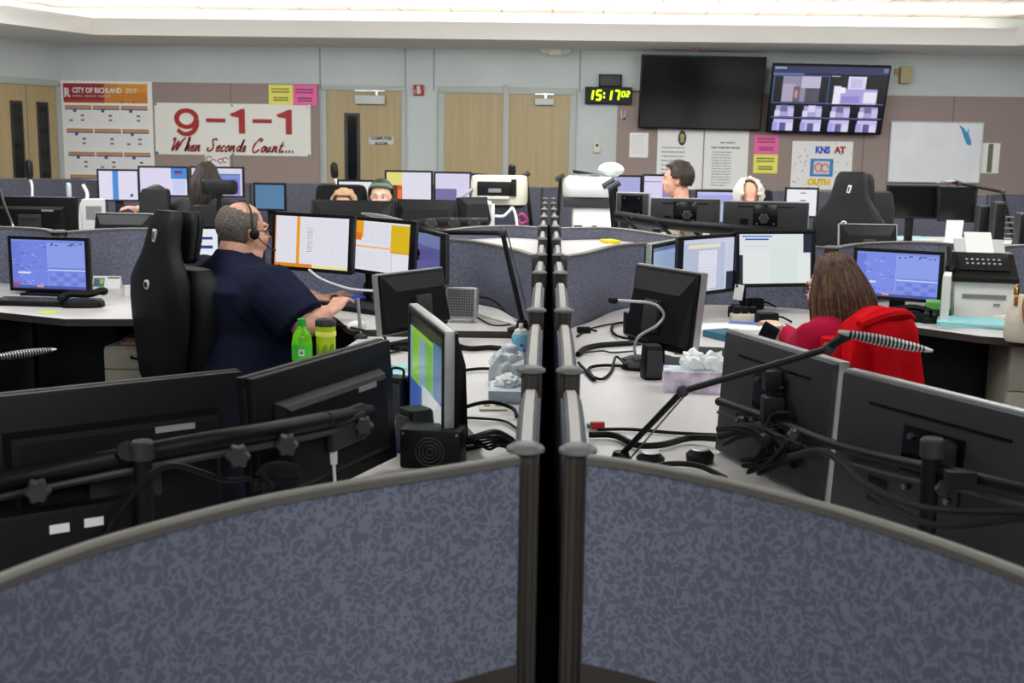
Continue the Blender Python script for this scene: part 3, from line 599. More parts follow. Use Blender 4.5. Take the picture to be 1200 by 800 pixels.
PML2 = [(-1.53, 5.92), (-1.7, 6.15), (-1.95, 6.36), (-2.22, 6.42), (-2.44, 6.33), (-2.57, 6.05)]; PML3 = [(-2.63, 6.05), (-2.75, 6.22), (-2.95, 6.33), (-3.2, 6.33), (-3.5, 6.2), (-3.65, 5.9)]
PMR2 = [(1.45, 5.9), (1.67, 6.2), (1.95, 6.38), (2.14, 6.31), (2.25, 6.05)]; PMR3 = [(2.31, 6.05), (2.45, 6.22), (2.7, 6.32), (2.95, 6.3), (3.2, 6.1), (3.3, 5.9)]
curved_panel('curved flecked panel between the blue left screen and the black chair', PML2); curved_panel('curved flecked panel behind the left edge of the blue left screen', PML3)
curved_panel('curved flecked panel behind the large blue screen on the right desk', PMR2); curved_panel('curved flecked panel behind the fax machine and handbag', PMR3)
for x, y, l in ((-1.5, 5.9, 'ribbed post behind the seated man\'s left-hand lit screen'), (-2.6, 6.04, 'ribbed post behind the blue screen on the left desk'), (1.425, 5.86, 'ribbed dark post behind the long-haired woman'), (2.28, 6.04, 'ribbed post beside the fax machine on the right desk')): post(x, y, l, .034, 'posts of the outer panels')
PRL = [(-.065, 7.12), (-.23, 7.22), (-.43, 7.08), (-.54, 6.88), (-.64, 6.62), (-.78, 6.34), (-.98, 6.14)]; PRR = [(.065, 7.08), (.3, 7.2), (.43, 7.13), (.54, 6.93), (.64, 6.68), (.78, 6.38), (1.0, 6.13)]
curved_panel('curved panel behind the pale triangular ledge on the left of the middle partition', PRL); curved_panel('curved panel behind the pale triangular ledge holding the yellow sticky notes', PRR)
def ledge(label, A, B):
    poly = A+B[::-1]; t = thing('ledge_top', label, 'ledge', (0, 0, 0)); MB().prism(poly, .965, .99).build('laminate_top', 'desk', t); 
    c = (sum(p[0] for p in poly)/len(poly), sum(p[1] for p in poly)/len(poly)); MB().box((c[0], c[1], .4825), (.25, .25, .965)).build('support', 'dgrey', t); return t
sp2 = lambda L: [(q.x, q.y) for q in spline([(a, b, 0) for a, b in L], 5)]
LL = ledge('pale triangular ledge between the curved panels left of the middle partition', [(x+.0, y+.03) for x, y in sp2(PML) if x > -.95], [(x, y-.03) for x, y in sp2(PRL)])
LR = ledge('pale triangular ledge between the curved panels right of the middle partition', [(x, y+.03) for x, y in sp2(PMR) if x < .97], [(x, y-.03) for x, y in sp2(PRR)])
t = thing('sticky_pad', 'yellow sticky note pad on the pale right-hand ledge', 'sticky notes', Pz(715, 284.5, .99)); MB().box((0, 0, .01), (.08, .12, .02), rot=Matrix.Rotation(.4, 3, 'Z'), b=.006).build('notes', 'sticky2', t)
# far panels
k = 0
for x in (-6.3, -4.75, -3.2, -1.65, -.1, 1.45, 3.0, 4.55):
    k += 1
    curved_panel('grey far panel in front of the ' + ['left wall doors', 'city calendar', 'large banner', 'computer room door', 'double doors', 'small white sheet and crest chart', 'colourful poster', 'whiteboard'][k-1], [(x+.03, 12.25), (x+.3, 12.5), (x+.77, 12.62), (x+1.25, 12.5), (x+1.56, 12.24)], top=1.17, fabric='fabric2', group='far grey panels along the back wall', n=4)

def desk(label, poly, z, legs, group=None, th=.032):
    t = thing('worktop_desk', label, 'desk', (0, 0, 0), 0, group); MB().prism(poly, z-th, z, 0, ms=1).build('worktop', ['desk', 'edge'], t)
    for x, y in legs: MB().box((x, y, (z-th)/2), (.06, .06, z-th), b=.006).build('leg', 'black', t)
    return t
near = lambda P, s: [(x+s*.0, y) for x, y in sp2(P)]
def inset(P, k):   # shift a panel line into the console it closes
    Q = sp2(P); out = []
    for i, p in enumerate(Q):
        a, b = V(Q[max(i-1, 0)]), V(Q[min(i+1, len(Q)-1)]); d = (b-a).normalized(); n = V((-d.y, d.x))*k; out.append((p[0]+n.x, p[1]+n.y))
    return out
ZL, ZLR, ZR, ZF = .722, .75, .74, .74
nl = [p for p in inset(PNL, -.024)]; nr = [p for p in inset(PNR, .024)]
deskL = desk('pale desk between the nearest left panel and the silver speaker\'s raised worktop', [(-.062, 1.72)]+nl+[(-.98, .72), (-1.25, 1.4), (-1.16, 2.5), (-.99, 3.2), (-.93, 4.02), (-.83, 4.4), (-.8, 4.86), (-.062, 4.89)], ZL, ((-1.0, 2.4), (-.7, 4.3), (-.2, 4.6), (-.75, 1.2)))
mlin = [p for p in inset(PML, .024) if p[0] < -.063]; ml2 = inset(PML2, .024); ml3 = inset(PML3, .024)
deskLR = desk('raised pale worktop where the man in navy works beside the blue left screen', [(-.062, 4.9), (-.8, 4.87), (-.88, 4.95), (-.97, 5.2), (-1.12, 5.55), (-1.45, 5.68), (-1.72, 5.45), (-1.8, 5.06), (-2.15, 5.01), (-2.52, 5.18), (-3.5, 5.1), (-3.6, 5.86)]+[p for p in (ml3[::-1]+ml2[::-1]+mlin[::-1])]+[(-.062, 5.0)], ZLR, ((-.75, 5.1), (-2.45, 5.3), (-1.55, 5.8), (-3.3, 5.6)))
mrin = [p for p in inset(PMR, -.024) if p[0] > .063]; mr2 = inset(PMR2, -.024); mr3 = inset(PMR3, -.024)
PMRi = [(x, y) for x, y in sp2(PMR)]
deskR = desk('long pale desk on the right of the middle partition under the gooseneck microphone', [(.062, 1.72)]+nr+[(1.0, .8), (1.28, 1.6), (1.14, 2.6), (1.02, 3.2), (.95, 3.9), (.9, 4.25), (.98, 4.75), (1.15, 5.1), (1.4, 5.3), (1.67, 5.36), (1.91, 5.09), (2.07, 5.02), (3.0, 4.72), (3.25, 5.86)]+mr3[::-1]+mr2[::-1]+mrin[::-1], ZR, ((1.05, 2.4), (.8, 4.1), (.9, 5.3), (2.6, 5.2), (.75, 1.3)))
farL = [(-.062, 11.85), (-.062, 7.3), (-.45, 7.14), (-.64, 6.76), (-.84, 6.38), (-1.2, 6.3), (-1.5, 6.25), (-2.2, 6.6), (-2.6, 6.4), (-3.5, 6.5), (-4.2, 7.2), (-3.6, 8.2), (-1.0, 8.3), (-.9, 8.9), (-1.2, 9.17), (-6.2, 9.17), (-6.2, 11.9)]
desk('far left worktop carrying the row of lit screens before the banner', farL, ZF, ((-1, 8), (-3.4, 8), (-1, 9.7), (-5.8, 9.4), (-5.8, 11.7), (-.3, 11.6)))
farR = [(-x, y) for x, y in farL][::-1]
desk('far right worktop carrying the screens below the wall televisions', farR, ZF, ((1, 8), (3.4, 8), (1, 9.7), (5.8, 9.4), (5.8, 11.7), (.3, 11.6)))
def pedestal(label, x, y, w, d, h, rz, splits, pull='black'):
    t = thing('drawer_pedestal', label, 'drawer unit', (x, y, 0), rz); MB().box((0, d/2, h/2), (w, d, h), b=.004).build('body', 'dwood', t)
    zs = splits
    for i in range(len(zs)-1):
        z0, z1 = zs[i]+.003, zs[i+1]-.003
        dr = MB().box((0, -.008, (z0+z1)/2), (w-.006, .02, z1-z0), b=.003).build('drawer', 'dwood', t)
        zz = z1-(z1-z0)*.4 if z1-z0 < .2 else z1-.085
        MB().tube(spline([(-.065, -.017, zz+.004), (-.055, -.038, zz), (0, -.042, zz-.004), (.055, -.038, zz), (.065, -.017, zz+.004)], 5), .0055).build('handle', 'black', dr)
    return t
px = Pd(123, 420, 5.3)
pedestal('beige two-drawer pedestal under the left desk with a pink folder on it', px.x+.2, 5.3, .4, .48, .58, 0, [.05, .31, .475, .575])
p2 = Pd(1155, 430, 5.15); pedestal('beige drawer pedestal under the right desk below the handbag', p2.x+.36, 5.15, .5, .48, .69, rad(-8), [.05, .27, .48, .685])
t = thing('folder', 'pink folder stack on the left beige pedestal', 'folder', (px.x+.19, 5.5, .58), .1); MB().box((0, 0, .006), (.3, .24, .012)).box((.01, .01, .018), (.3, .23, .01), rot=Matrix.Rotation(.08, 3, 'Z')).build('folder_covers', 'pink', t); MB().box((.0, .01, .026), (.29, .22, .006)).build('grey_sheets', 'grey', t)
# black boards added to deepen the shade under the desks
for lab, x, y, w, rz in (('black board added for shade under the right desk beside the pedestal', 1.75, 5.62, 1.0, -.15), ('black board added for shade under the left desk beside the pedestal', -2.7, 5.7, 1.0, .1)):
    t = thing('shade_board', lab, 'panel', (x, y, 0), rz); MB().box((0, 0, .36), (w, .02, .68), b=.003).build('board', 'black', t); MB().box((0, .02, .02), (w, .03, .04)).build('foot', 'dgrey', t)
# ================================================================== SCREENS
def fit(pxL, pxR, py, d, yaw):
    c = Pd((pxL+pxR)/2, py, d); u = V((cos(yaw), sin(yaw)))
    def t(px):
        r = _ray(px, py); det = r.x*(-u.y)+r.y*u.x; bx_, by_ = c.x-EYE.x, c.y-EYE.y
        return (r.x*by_-r.y*bx_)/det
    a, b = t(pxL), t(pxR); m = (a+b)/2
    return V((c.x+u.x*m, c.y+u.y*m)), b-a
def txt(u0, v0, u1, v1, n, c, sd=1, lw=.006, p=.9):
    vs = [v0+(v1-v0)*(i+.3)/n for i in range(n)]; return scribble(u0, u1, vs, min(lw, (v1-v0)/n*.5), c, p, sd)
def ui_blue(sd):
    rn = random.Random(sd); S = [(0, 0, 1, .03, (130, 148, 232)), (.49, .05, .995, .56, (146, 164, 244)), (.0, .05, .12, .9, (112, 130, 226)), (.49, .6, .995, .625, (216, 222, 250)), (.486, .05, .492, .96, (170, 180, 236)), (.08, .66, .25, .7, (226, 230, 250)), (0, .94, 1, 1, (80, 90, 170)), (.0, .88, .1, .94, (190, 70, 110)), (.33, .93, .42, .97, (230, 170, 130))]
    for i in range(5):
        for j in range(3): S.append((.52+i*.095, .66+j*.1, .6+i*.095, .735+j*.1, (112, 128, 222) if (i+j) % 2 else (134, 150, 236)))
    for i in range(40): u, v = rn.random()*.45, .06+rn.random()*.85; S.append((u, v, u+rn.uniform(.015, .05), v+.012, rn.choice([(190, 200, 246), (70, 84, 170), (160, 172, 236)])))
    for i in range(12): u = .5+rn.random()*.45; S.append((u, .06+.03*(i % 2), u+.03, .085+.03*(i % 2), (66, 78, 150)))
    for i in range(4): S.append((.0, .2+.15*i, .486, .203+.15*i, (150, 160, 230)))
    return S
W1 = (236, 236, 246); GL = (206, 208, 222)
def monitor(label, L, R_, yt, yb, d, yaw, front=True, style='slim', base=(150, 150, 200), rects=None, foot=None, tilt=0, group=None, name='computer_monitor', H=None, logo=True):
    yaw = rad(yaw); c, W = fit(L, R_, yt, d, yaw); mid = (L+R_)/2
    dd = c.y; zt = Pd(mid, yt, dd).z; zb = zt-H if H else Pd(mid, yb, dd).z; H = zt-zb
    rz = yaw if front else yaw+pi
    z0 = foot if foot is not None else zb
    r = thing(name, label, 'monitor', (c.x, c.y, z0), rz, group)
    T = Matrix.Translation((0, 0, (zb+zt)/2-z0)) @ Matrix.Rotation(rad(-tilt), 4, 'X')
    silver = style in ('dell', 'slim') and logo
    bz = .018
    fr = MB()
    for (x, z, sx, sz) in ((0, H/2-bz/2, W, bz), (0, -H/2+bz/2, W, bz), (-W/2+bz/2, 0, bz, H-2*bz), (W/2-bz/2, 0, bz, H-2*bz)): fr.box((x, -.002, z), (sx, .022, sz), b=.003, T=T)
    fr.build('bezel', 'black', r)
    sm = MB().quad(-W/2+bz, -H/2+bz, W/2-bz, H/2-bz, -.008, 0, base, T=T)
    for i, (u0, v0, u1, v1, q) in enumerate(rects or []):
        w_, h_ = W-2*bz, H-2*bz; sm.quad(-w_/2+u0*w_, h_/2-v1*h_, -w_/2+u1*w_, h_/2-v0*h_, -.0084-.00012*(i % 14), 0, q, T=T)
    if base is None: MB().box((0, -.004, 0), (W-2*bz, .006, H-2*bz), T=T).build('screen', 'blackg', r)
    else: sm.build('screen', 'glow', r)
    sh = MB().box((0, .018, 0), (W-.004, .022, H-.004), b=.006, T=T)
    if style == 'slim':
        sh.build('rear_shell', 'dgrey', r)
        MB().box((0, .0295, H*.34), (W*.66, .003, .006), T=T).box((W*.25, .0295, -H*.2), (.05, .003, .05), T=T).build('vent_slot', 'blackg', r)
        v = MB().box((0, .031, H*.05), (.15, .006, .14), b=.004, T=T).build('mount_plate', 'blackg', r)
        bo = MB()
        for sx in (-1, 1):
            for sz in (-1, 1): bo.cyl((sx*.052, .033, H*.05+sz*.05), (sx*.052, .041, H*.05+sz*.05), .006, T=T)
        bo.build('bolt', 'steel', v)
    elif style == 'ridge':
        sh.build('rear_shell', 'black', r)
        a, b = W*.37, H*.3; rg = [[V((sx*(a+k), y, sz*(b+k)-.015)) for sx, sz in ((-1, -1), (1, -1), (1, 1), (-1, 1))] for y, k in ((.026, .012), (.05, 0), (.056, -.01))]
        MB().ring(rg, 0, True, False, T=T).build('rear_housing', 'black', r)
        MB().box((0, .062, -.01), (W*.26, .02, H*.28), b=.006, T=T).box((0, .075, .01), (W*.2, .012, .012), b=.003, T=T).build('mount_block', 'dgrey', r)
        MB().box((-W*.2, .0565, b-.03), (.08, .002, .012), T=T).build('rating_strip', 'silver', r)
    else:
        sh.build('rear_shell', 'black', r)
        rg = [[V((-W*.47, .028, -H*.44)), V((W*.47, .028, -H*.44)), V((W*.47, .028, H*.46)), V((-W*.47, .028, H*.46))], [V((-W*.43, .062, -H*.40)), V((W*.43, .062, -H*.40)), V((W*.36, .062, H*.2)), V((-W*.36, .062, H*.2))]]
        MB().ring(rg, 0, True, False, T=T).build('rear_hood', 'black', r)
        if foot is not None: MB().box((0, .07, -H*.1), (W*.22, .02, H*.4), b=.005, T=T).build('mount_block', 'dgrey', r)
    if silver:
        fr = MB()
        for (x, z, sx, sz) in ((0, H/2, W+.006, .008), (-W/2, 0, .008, H), (W/2, 0, .008, H), (0, -H/2, W+.006, .008)): fr.box((x, .004, z), (sx, .026, sz), b=.003, T=T)
        fr.build('side_trim', 'silver', r)
    if foot is not None:
        zz = zb-z0; MB().box((0, .045, zz*.5+.05), (.075, .03, zz+.1), b=.006).build('stand_neck', 'black', r)
        MB().prism([(x*.13, y*.1+.03) for x, y in ((-1, -1), (1, -1), (1.1, .3), (.8, 1), (-.8, 1), (-1.1, .3))], 0, .012).build('stand_base', 'black', r)
    return r
# --- near left pair, seen from behind
A1 = monitor('wide black monitor seen from behind at the near left, below the black pedestal chair', -46, 282, 448, 560, 2.16, 38, False, 'ridge', H=.335, tilt=-4, logo=False, rects=[(.1, .1, .6, .9, W1)])
A2 = monitor('black monitor seen from behind in front of the green bottle', 287, 450, 417, 552, 2.5, 69, False, 'ridge', H=.30, tilt=-4, logo=False, rects=[(.1, .1, .6, .9, W1)])
# --- near right pair
B1 = monitor('charcoal monitor back with silver edge crossed by the ribbed lamp arm', 857, 989, 405, 600, 2.7, -70, False, 'slim', H=.315, tilt=-3, rects=[(.1, .1, .9, .5, W1)])
B2 = monitor('charcoal monitor back with silver edge at the near right, below the red jacket', 994, 1256, 462, 690, 2.12, -62, False, 'slim', H=.315, tilt=-3, rects=[(.1, .1, .9, .5, W1)])
# --- the man's three
manL = monitor('lit white screen with an orange column straight before the man in navy', 320, 413, 250, 318, 5.6, -30, base=W1, tilt=4, logo=False,
    rects=[(0, 0, .015, 1, (250, 140, 60)), (.3, 0, .345, 1, (240, 164, 30)), (0, .93, .52, 1, (236, 140, 30)), (.52, .95, 1, .99, (250, 236, 120))]+txt(.03, .04, .29, .9, 22, GL, 1)+txt(.37, .06, .97, .92, 24, GL, 2)+txt(.45, .2, .52, .7, 12, (120, 120, 140), 3, .01))
manM = monitor('lit screen with orange and yellow blocks, middle of the seated man\'s three', 415, 484.5, 256, 323, 5.42, -46, base=W1, tilt=4, logo=False,
    rects=[(0, 0, .15, .34, (240, 166, 20)), (0, .25, .12, .4, (236, 120, 20)), (.66, .04, 1, .6, (226, 188, 14)), (0, .5, .7, .54, (250, 190, 120)), (.66, .56, 1, .6, (222, 170, 10)), (.68, .62, .7, 1, GL)]+txt(.17, .05, .64, .45, 12, (190, 192, 210), 4)+txt(.03, .6, .64, .96, 9, (196, 196, 214), 5))
manR = monitor('dim violet screen turned edge-on at the right of the orange and yellow screen', 481, 520, 268, 326, 5.36, -70, base=(90, 88, 150), logo=False, rects=[(0, 0, 1, .3, (110, 122, 170))]+txt(.1, .4, .9, .95, 10, (70, 66, 130), 6))
# --- blue touch screens
blueL = monitor('blue control screen on a stand behind the keyboard on the left desk', 10, 103.5, 277, 342, 5.85, -8, base=(118, 138, 236), rects=ui_blue(3), foot=ZLR, logo=False)
blueR = monitor('large blue control screen on a stand right of the long-haired woman', 1001.5, 1107, 292, 352, 5.78, -30, base=(126, 146, 240), rects=ui_blue(5), foot=ZR, logo=False)
# --- the woman's three
womL = monitor('bluish screen at the far left of the woman\'s three, angled inward', 762, 799, 283, 346, 5.3, 66, base=(150, 172, 206), rects=[(0, 0, 1, .08, (90, 110, 160))]+txt(.1, .15, .9, .9, 14, (110, 134, 176), 7), logo=True)
womM = monitor('pale grey window screen, middle of the woman\'s three', 797, 861.5, 275, 345, 5.5, 48, base=(206, 214, 232), logo=False,
    rects=[(.03, .08, .82, .98, (188, 196, 220)), (.1, .1, .72, .17, (236, 234, 190)), (.3, .22, .66, .55, (228, 230, 238)), (.3, .58, .66, .95, (222, 226, 236)), (.86, .66, 1, 1, (44, 52, 74)), (.3, .56, .66, .575, (250, 250, 250))]+txt(.12, .2, .28, .9, 14, (170, 178, 204), 8)+txt(.32, .25, .64, .9, 12, (206, 210, 222), 9))
womR = monitor('white spreadsheet screen, right of the woman\'s three, beside her glasses', 863, 956, 270, 336, 5.7, 16, base=(40, 46, 60), tilt=6, logo=False,
    rects=[(0, 0, .88, .42, (232, 238, 240)), (.05, .38, .98, 1, (236, 242, 240)), (.04, .03, .45, .06, (90, 140, 210)), (.08, .09, .4, .12, (60, 90, 180)), (.42, .2, .8, 1, (228, 238, 234)), (.06, .24, .4, .25, GL)]+txt(.45, .3, .78, .95, 18, (206, 222, 216), 10)+txt(.1, .45, .4, .95, 14, (212, 222, 218), 11))
# --- square older monitors
dellL = monitor('black back of an old square monitor between the man\'s screens and silver speaker', 441, 517, 318, 386, 4.65, 58, False, 'dell', foot=ZL, tilt=-6, rects=[(.1, .1, .9, .5, W1)])
dellR = monitor('black back of an old square monitor behind the gooseneck microphone', 748, 823, 315, 408, 4.25, -60, False, 'dell', foot=ZR, tilt=-6, rects=[(.1, .1, .9, .5, W1)])
M['glossy_reflect'] = mat('glossy_screen', (30, 38, 46), .07)
dellG = monitor('glossy silver-edged monitor turned edge-on in front of the teal papers', 483, 525, 372, 508, 3.05, -74, True, 'dell', base=(120, 150, 176), foot=ZL, rects=[(.0, .0, 1, .12, (24, 28, 34)), (.08, .14, .3, .66, (120, 176, 40)), (.5, .14, .72, .6, (96, 160, 60)), (.05, .12, .75, .17, (130, 180, 60)), (0, .66, .4, 1, (60, 92, 160)), (.4, .62, 1, 1, (190, 196, 200)), (.74, .1, 1, .62, (70, 104, 150))])  # coloured blocks paint reflections on the glass as glowing patches
# --- far left consoles
far1 = monitor('lit screen with a blue column, leftmost of the row below the city calendar', 113, 163, 198, 236, 10.6, 16, base=(232, 226, 248), rects=[(.35, 0, .5, 1, (64, 140, 220)), (.8, .8, .88, .9, (60, 70, 140))]+txt(.55, .1, .95, .8, 12, (214, 210, 236), 12), logo=False, foot=ZF)
far2 = monitor('lit screen with a blue side block, second in the row below the banner', 161.5, 221, 194.5, 230.5, 10.8, 4, base=(230, 224, 250), rects=[(.66, 0, 1, .4, (64, 140, 220)), (.7, .42, .96, .95, (206, 214, 246)), (.74, .18, .9, .24, (190, 60, 80)), (.74, .1, .9, .18, (40, 60, 140))]+txt(.05, .1, .6, .9, 10, (214, 208, 236), 13), logo=False, foot=ZF)
far3 = monitor('lit screen with a lavender and green chart behind the dark-haired woman', 222.5, 286, 195, 231, 10.8, -2, base=(222, 220, 246), rects=[(.04, .22, .96, .98, (134, 130, 222)), (.45, .2, .96, .24, (60, 120, 110)), (.45, .24, .96, .35, (120, 150, 230))], logo=False, foot=ZF)
far4 = monitor('dim blue screen on a stand below the right end of the banner', 297, 335.5, 214, 247, 9.6, -6, base=(88, 130, 168), foot=ZF, rects=txt(.05, .55, .9, .9, 4, (120, 164, 196), 14), logo=False)
far5 = monitor('white lit screen beside the woman in the green headband', 395, 441, 210.5, 240, 10.3, 4, base=(240, 242, 250), rects=[(.55, .25, .75, .33, (40, 50, 140)), (.9, .5, .96, .55, (60, 140, 160)), (.66, .36, .74, .4, (60, 70, 150))], foot=ZF, logo=False)
far6 = monitor('lit screen with yellow and fiery blocks in front of the double doors', 451, 507.5, 199.5, 238, 10.5, -3, base=(234, 230, 246), rects=[(0, 0, .35, .45, (236, 226, 130)), (0, .45, .35, 1, (92, 56, 30)), (.24, .45, .35, 1, (220, 80, 30)), (.26, .6, .33, .9, (250, 130, 50))]+txt(.4, .1, .95, .9, 9, (218, 214, 236), 15), logo=False, foot=ZF)
far7 = monitor('lit lavender screen left of the beige printer', 508.5, 553, 201, 238, 10.4, -9, base=(226, 220, 248), rects=[(0, .55, .62, 1, (120, 116, 170))]+txt(.1, .1, .9, .5, 6, (206, 200, 236), 16), logo=False, foot=ZF)
far8 = monitor('narrow blue screen edge between the lavender screen and the beige printer', 552, 568, 203, 240, 10.2, -52, base=(90, 110, 190), logo=False, foot=ZF)
bk1 = monitor('black monitor back before the blond head in the far left console', 364, 462.5, 234.5, 282, 8.3, -2, False, 'dell', tilt=-14, logo=False)
bk2 = monitor('black monitor back below the screen with fiery blocks', 464, 536, 233.5, 280, 8.35, -5, False, 'dell', tilt=-14, logo=False)
bk3 = monitor('black monitor back beside the beige printer in the far left console', 537.5, 571, 231, 264, 8.2, 38, False, 'dell', tilt=-14, logo=False)
bk4 = monitor('wide black monitor back behind the blue screen on the left desk', -12, 90, 230, 282, 7.5, -2, False, 'ridge', logo=False, foot=ZF)
bk5 = monitor('silver-topped monitor back between the wide black one and the pedestal chair', 111, 178, 250, 300, 7.6, -2, False, 'dell', tilt=-14, foot=ZF)
bk6 = monitor('silver-rimmed white screen right behind the man in navy and his chair', 221, 259, 264, 303, 5.92, 10, True, 'slim', base=(240, 244, 252), foot=ZLR, logo=False, rects=[(.1, .3, .8, .4, (50, 60, 150)), (.1, .62, .8, .74, (50, 60, 150)), (.1, .44, .4, .49, (90, 90, 120))])
# --- far right consoles
fr1 = monitor('pale blue screen right of the white copier', 717, 752.5, 205, 234, 10.4, 10, base=(178, 178, 226), rects=txt(.1, .2, .9, .8, 6, (150, 152, 210), 17), logo=False, foot=ZF)
fr2 = monitor('white and violet screen in front of the man in plaid', 753, 791, 204, 234, 10.4, -4, base=(226, 218, 248), rects=[(0, .24, 1, .27, (80, 76, 110)), (.65, .3, 1, 1, (150, 132, 190))], logo=False, foot=ZF)
fr3 = monitor('lavender screen between the man in plaid and the white-haired head', 815, 864, 222.5, 262, 9.8, -4, base=(170, 172, 238), rects=[(0, 0, 1, .1, (196, 200, 246)), (.45, .4, 1, 1, (196, 206, 250))], logo=False, foot=ZF)
fr4 = monitor('white lit screen below the colourful poster', 920, 960, 219.5, 255, 10.2, -4, base=(246, 246, 250), foot=ZF, rects=[(.45, .12, .65, .15, (60, 60, 80)), (.45, .4, .65, .44, (60, 60, 80))], logo=False)
fr5 = monitor('dark switched-off screen under the left half of the whiteboard', 1039, 1100.5, 217, 256, 10.9, -4, base=None, foot=ZF, logo=False)
fr6 = monitor('dark switched-off screen under the right half of the whiteboard', 1100.5, 1146, 219, 260, 10.7, -16, base=None, foot=ZF, logo=False)
r1 = monitor('charcoal monitor back nearest the white copier, smallest of three in a row', 724, 761.5, 226, 258, 7.9, -24, False, 'slim')
r2 = monitor('charcoal monitor back in the middle of three, below the man in plaid', 763, 844.5, 232.5, 268, 7.6, -9, False, 'slim')
r3 = monitor('charcoal monitor back below the white-haired head, largest of three', 848, 948, 236.5, 272, 7.3, -9, False, 'slim')
r4 = monitor('silver-topped monitor back below the empty black pedestal chair', 984, 1051.5, 263, 312, 7.3, -3, False, 'dell', tilt=-14, foot=ZF)
# --- arms behind the near pairs
def mount(label, pts, pole_px, pole_z, knobs, r=.019, base_z=.72, kr=.021):
    P = [Pd(*p) for p in pts]; c = Pd(*pole_px)
    t = thing('monitor_mount', label, 'monitor arm', (c.x, c.y, base_z)); o = V((c.x, c.y, base_z))
    MB().tube([p-o for p in spline(P, 6)], r, seg=12).build('crossbar', 'black', t)
    MB().tube([p-o+V((0, 0, -.028)) for p in spline(P, 6)], r*.45, seg=8).build('lower_rail', 'dgrey', t)
    MB().cyl((0, 0, 0), (0, 0, pole_z-base_z-.02), .0165, seg=16).build('pole', 'black', t); MB().lathe([(.0, 0), (.021, 0), (.0215, .03), (.018, .034), (.0, .034)], (0, 0, pole_z-base_z-.028), seg=18).build('pole_cap', 'dgrey', t)
    MB().box((0, 0, .012), (.1, .12, .024), b=.006).build('base_clamp', 'black', t)
    for k in knobs:
        q = Pd(*k)-o; d = V((EYE.x-o.x-q.x, EYE.y-o.y-q.y, 0)).normalized(); X = d.to_track_quat('Z', 'Y').to_matrix().to_4x4()
        n = 30; ring = lambda z, s: [V((kr*s*(1+.13*cos(6*2*pi*i/n))*cos(2*pi*i/n), kr*s*(1+.13*cos(6*2*pi*i/n))*sin(2*pi*i/n), z)) for i in range(n)]
        MB().ring([ring(-.03, .45), ring(0, .5), ring(.001, .95), ring(.02, 1), ring(.026, .8)], 0, True, True, T=Matrix.Translation(q) @ X).build('clamp_knob', 'dgrey', t)
    return t, o
mA, oA = mount('black two-screen arm with star knobs behind the near left monitors', [(-40, 572, 1.92), (60, 552, 2.02), (160, 532, 2.06), (240, 517, 2.12), (300, 507, 2.2), (360, 496, 2.34), (432, 482, 2.62)], (168, 560, 2.03), Pd(168, 520, 2.03).z, [(44, 573, 1.95), (279, 532, 2.1), (336, 519, 2.22), (426, 497, 2.55)])
for (a, b) in (((150, 528, 2.02), A1), ((380, 492, 2.4), A2)):
    q = Pd(*a)-oA; w_ = b.location-oA+V((0, 0, .15)); n = (q-w_); MB().tube([w_+n.normalized()*.04, q], .02).build('screen_bracket', 'black', mA)
mb, oB = mount('black two-screen arm with thick pole behind the near right monitors', [(842, 470, 2.86), (900, 490, 2.66), (972, 519, 2.4), (1030, 535, 2.2), (1088, 548, 2.05), (1150, 561, 1.93), (1230, 580, 1.82)], (1089, 570, 2.03), Pd(1089, 517, 2.03).z, [(868, 492, 2.72), (930, 507, 2.5), (1105, 570, 1.99)], r=.011, kr=.012)
for (a, b) in (((905, 478, 2.64), B1), ((1100, 535, 2.06), B2)):
    q = Pd(*a)-oB; w_ = b.location-oB+V((0, 0, .14)); n = (q-w_); MB().tube([w_+n.normalized()*.035, q], .018).box(q, (.05, .05, .06), b=.008).build('screen_bracket', 'black', mb)
MB().box(Pd(1125, 562, 1.93)-oB, (.05, .02, .03)).build('socket_block', 'black', mb); MB().box(Pd(905, 445, 2.68)-oB, (.04, .05, .05), b=.005).build('hinge_block', 'black', mb)
mount('black arm carrying the seated man\'s three lit screens', [(340, 290, 5.86), (366, 288, 5.75), (450, 293, 5.56), (503, 297, 5.46)], (432, 300, 5.72), 1.1, [], base_z=ZLR)
mount('black arm carrying the long-haired woman\'s three screens', [(776, 314, 5.42), (832, 310, 5.62), (890, 305, 5.83), (925, 303, 5.86)], (872, 308, 5.82), 1.06, [], base_z=ZR)
m3, o3 = mount('black truss arm behind the three charcoal monitor backs in the far right console', [(722, 252, 7.75), (790, 262, 7.45), (860, 268, 7.2), (950, 274, 7.1)], (850, 280, 7.2), .98, [(745, 255, 7.65), (805, 252, 7.4), (895, 256, 7.12)], r=.03, base_z=ZF, kr=.03)
for k in range(6):
    a = Pd(730+36*k, 254+4*k, 7.6-.09*k)-o3; b = Pd(750+36*k, 272+3*k, 7.55-.09*k)-o3; MB().tube([a, b], .012).build('brace', 'black', m3)
m4, o4 = mount('thick black arm behind the far left monitor backs', [(360, 280, 8.05), (430, 275, 8.05), (500, 262, 8.0), (572, 261, 7.95)], (480, 272, 8.0), .98, [(505, 262, 7.9), (532, 262, 7.88), (556, 262, 7.86)], r=.035, base_z=ZF, kr=.04)

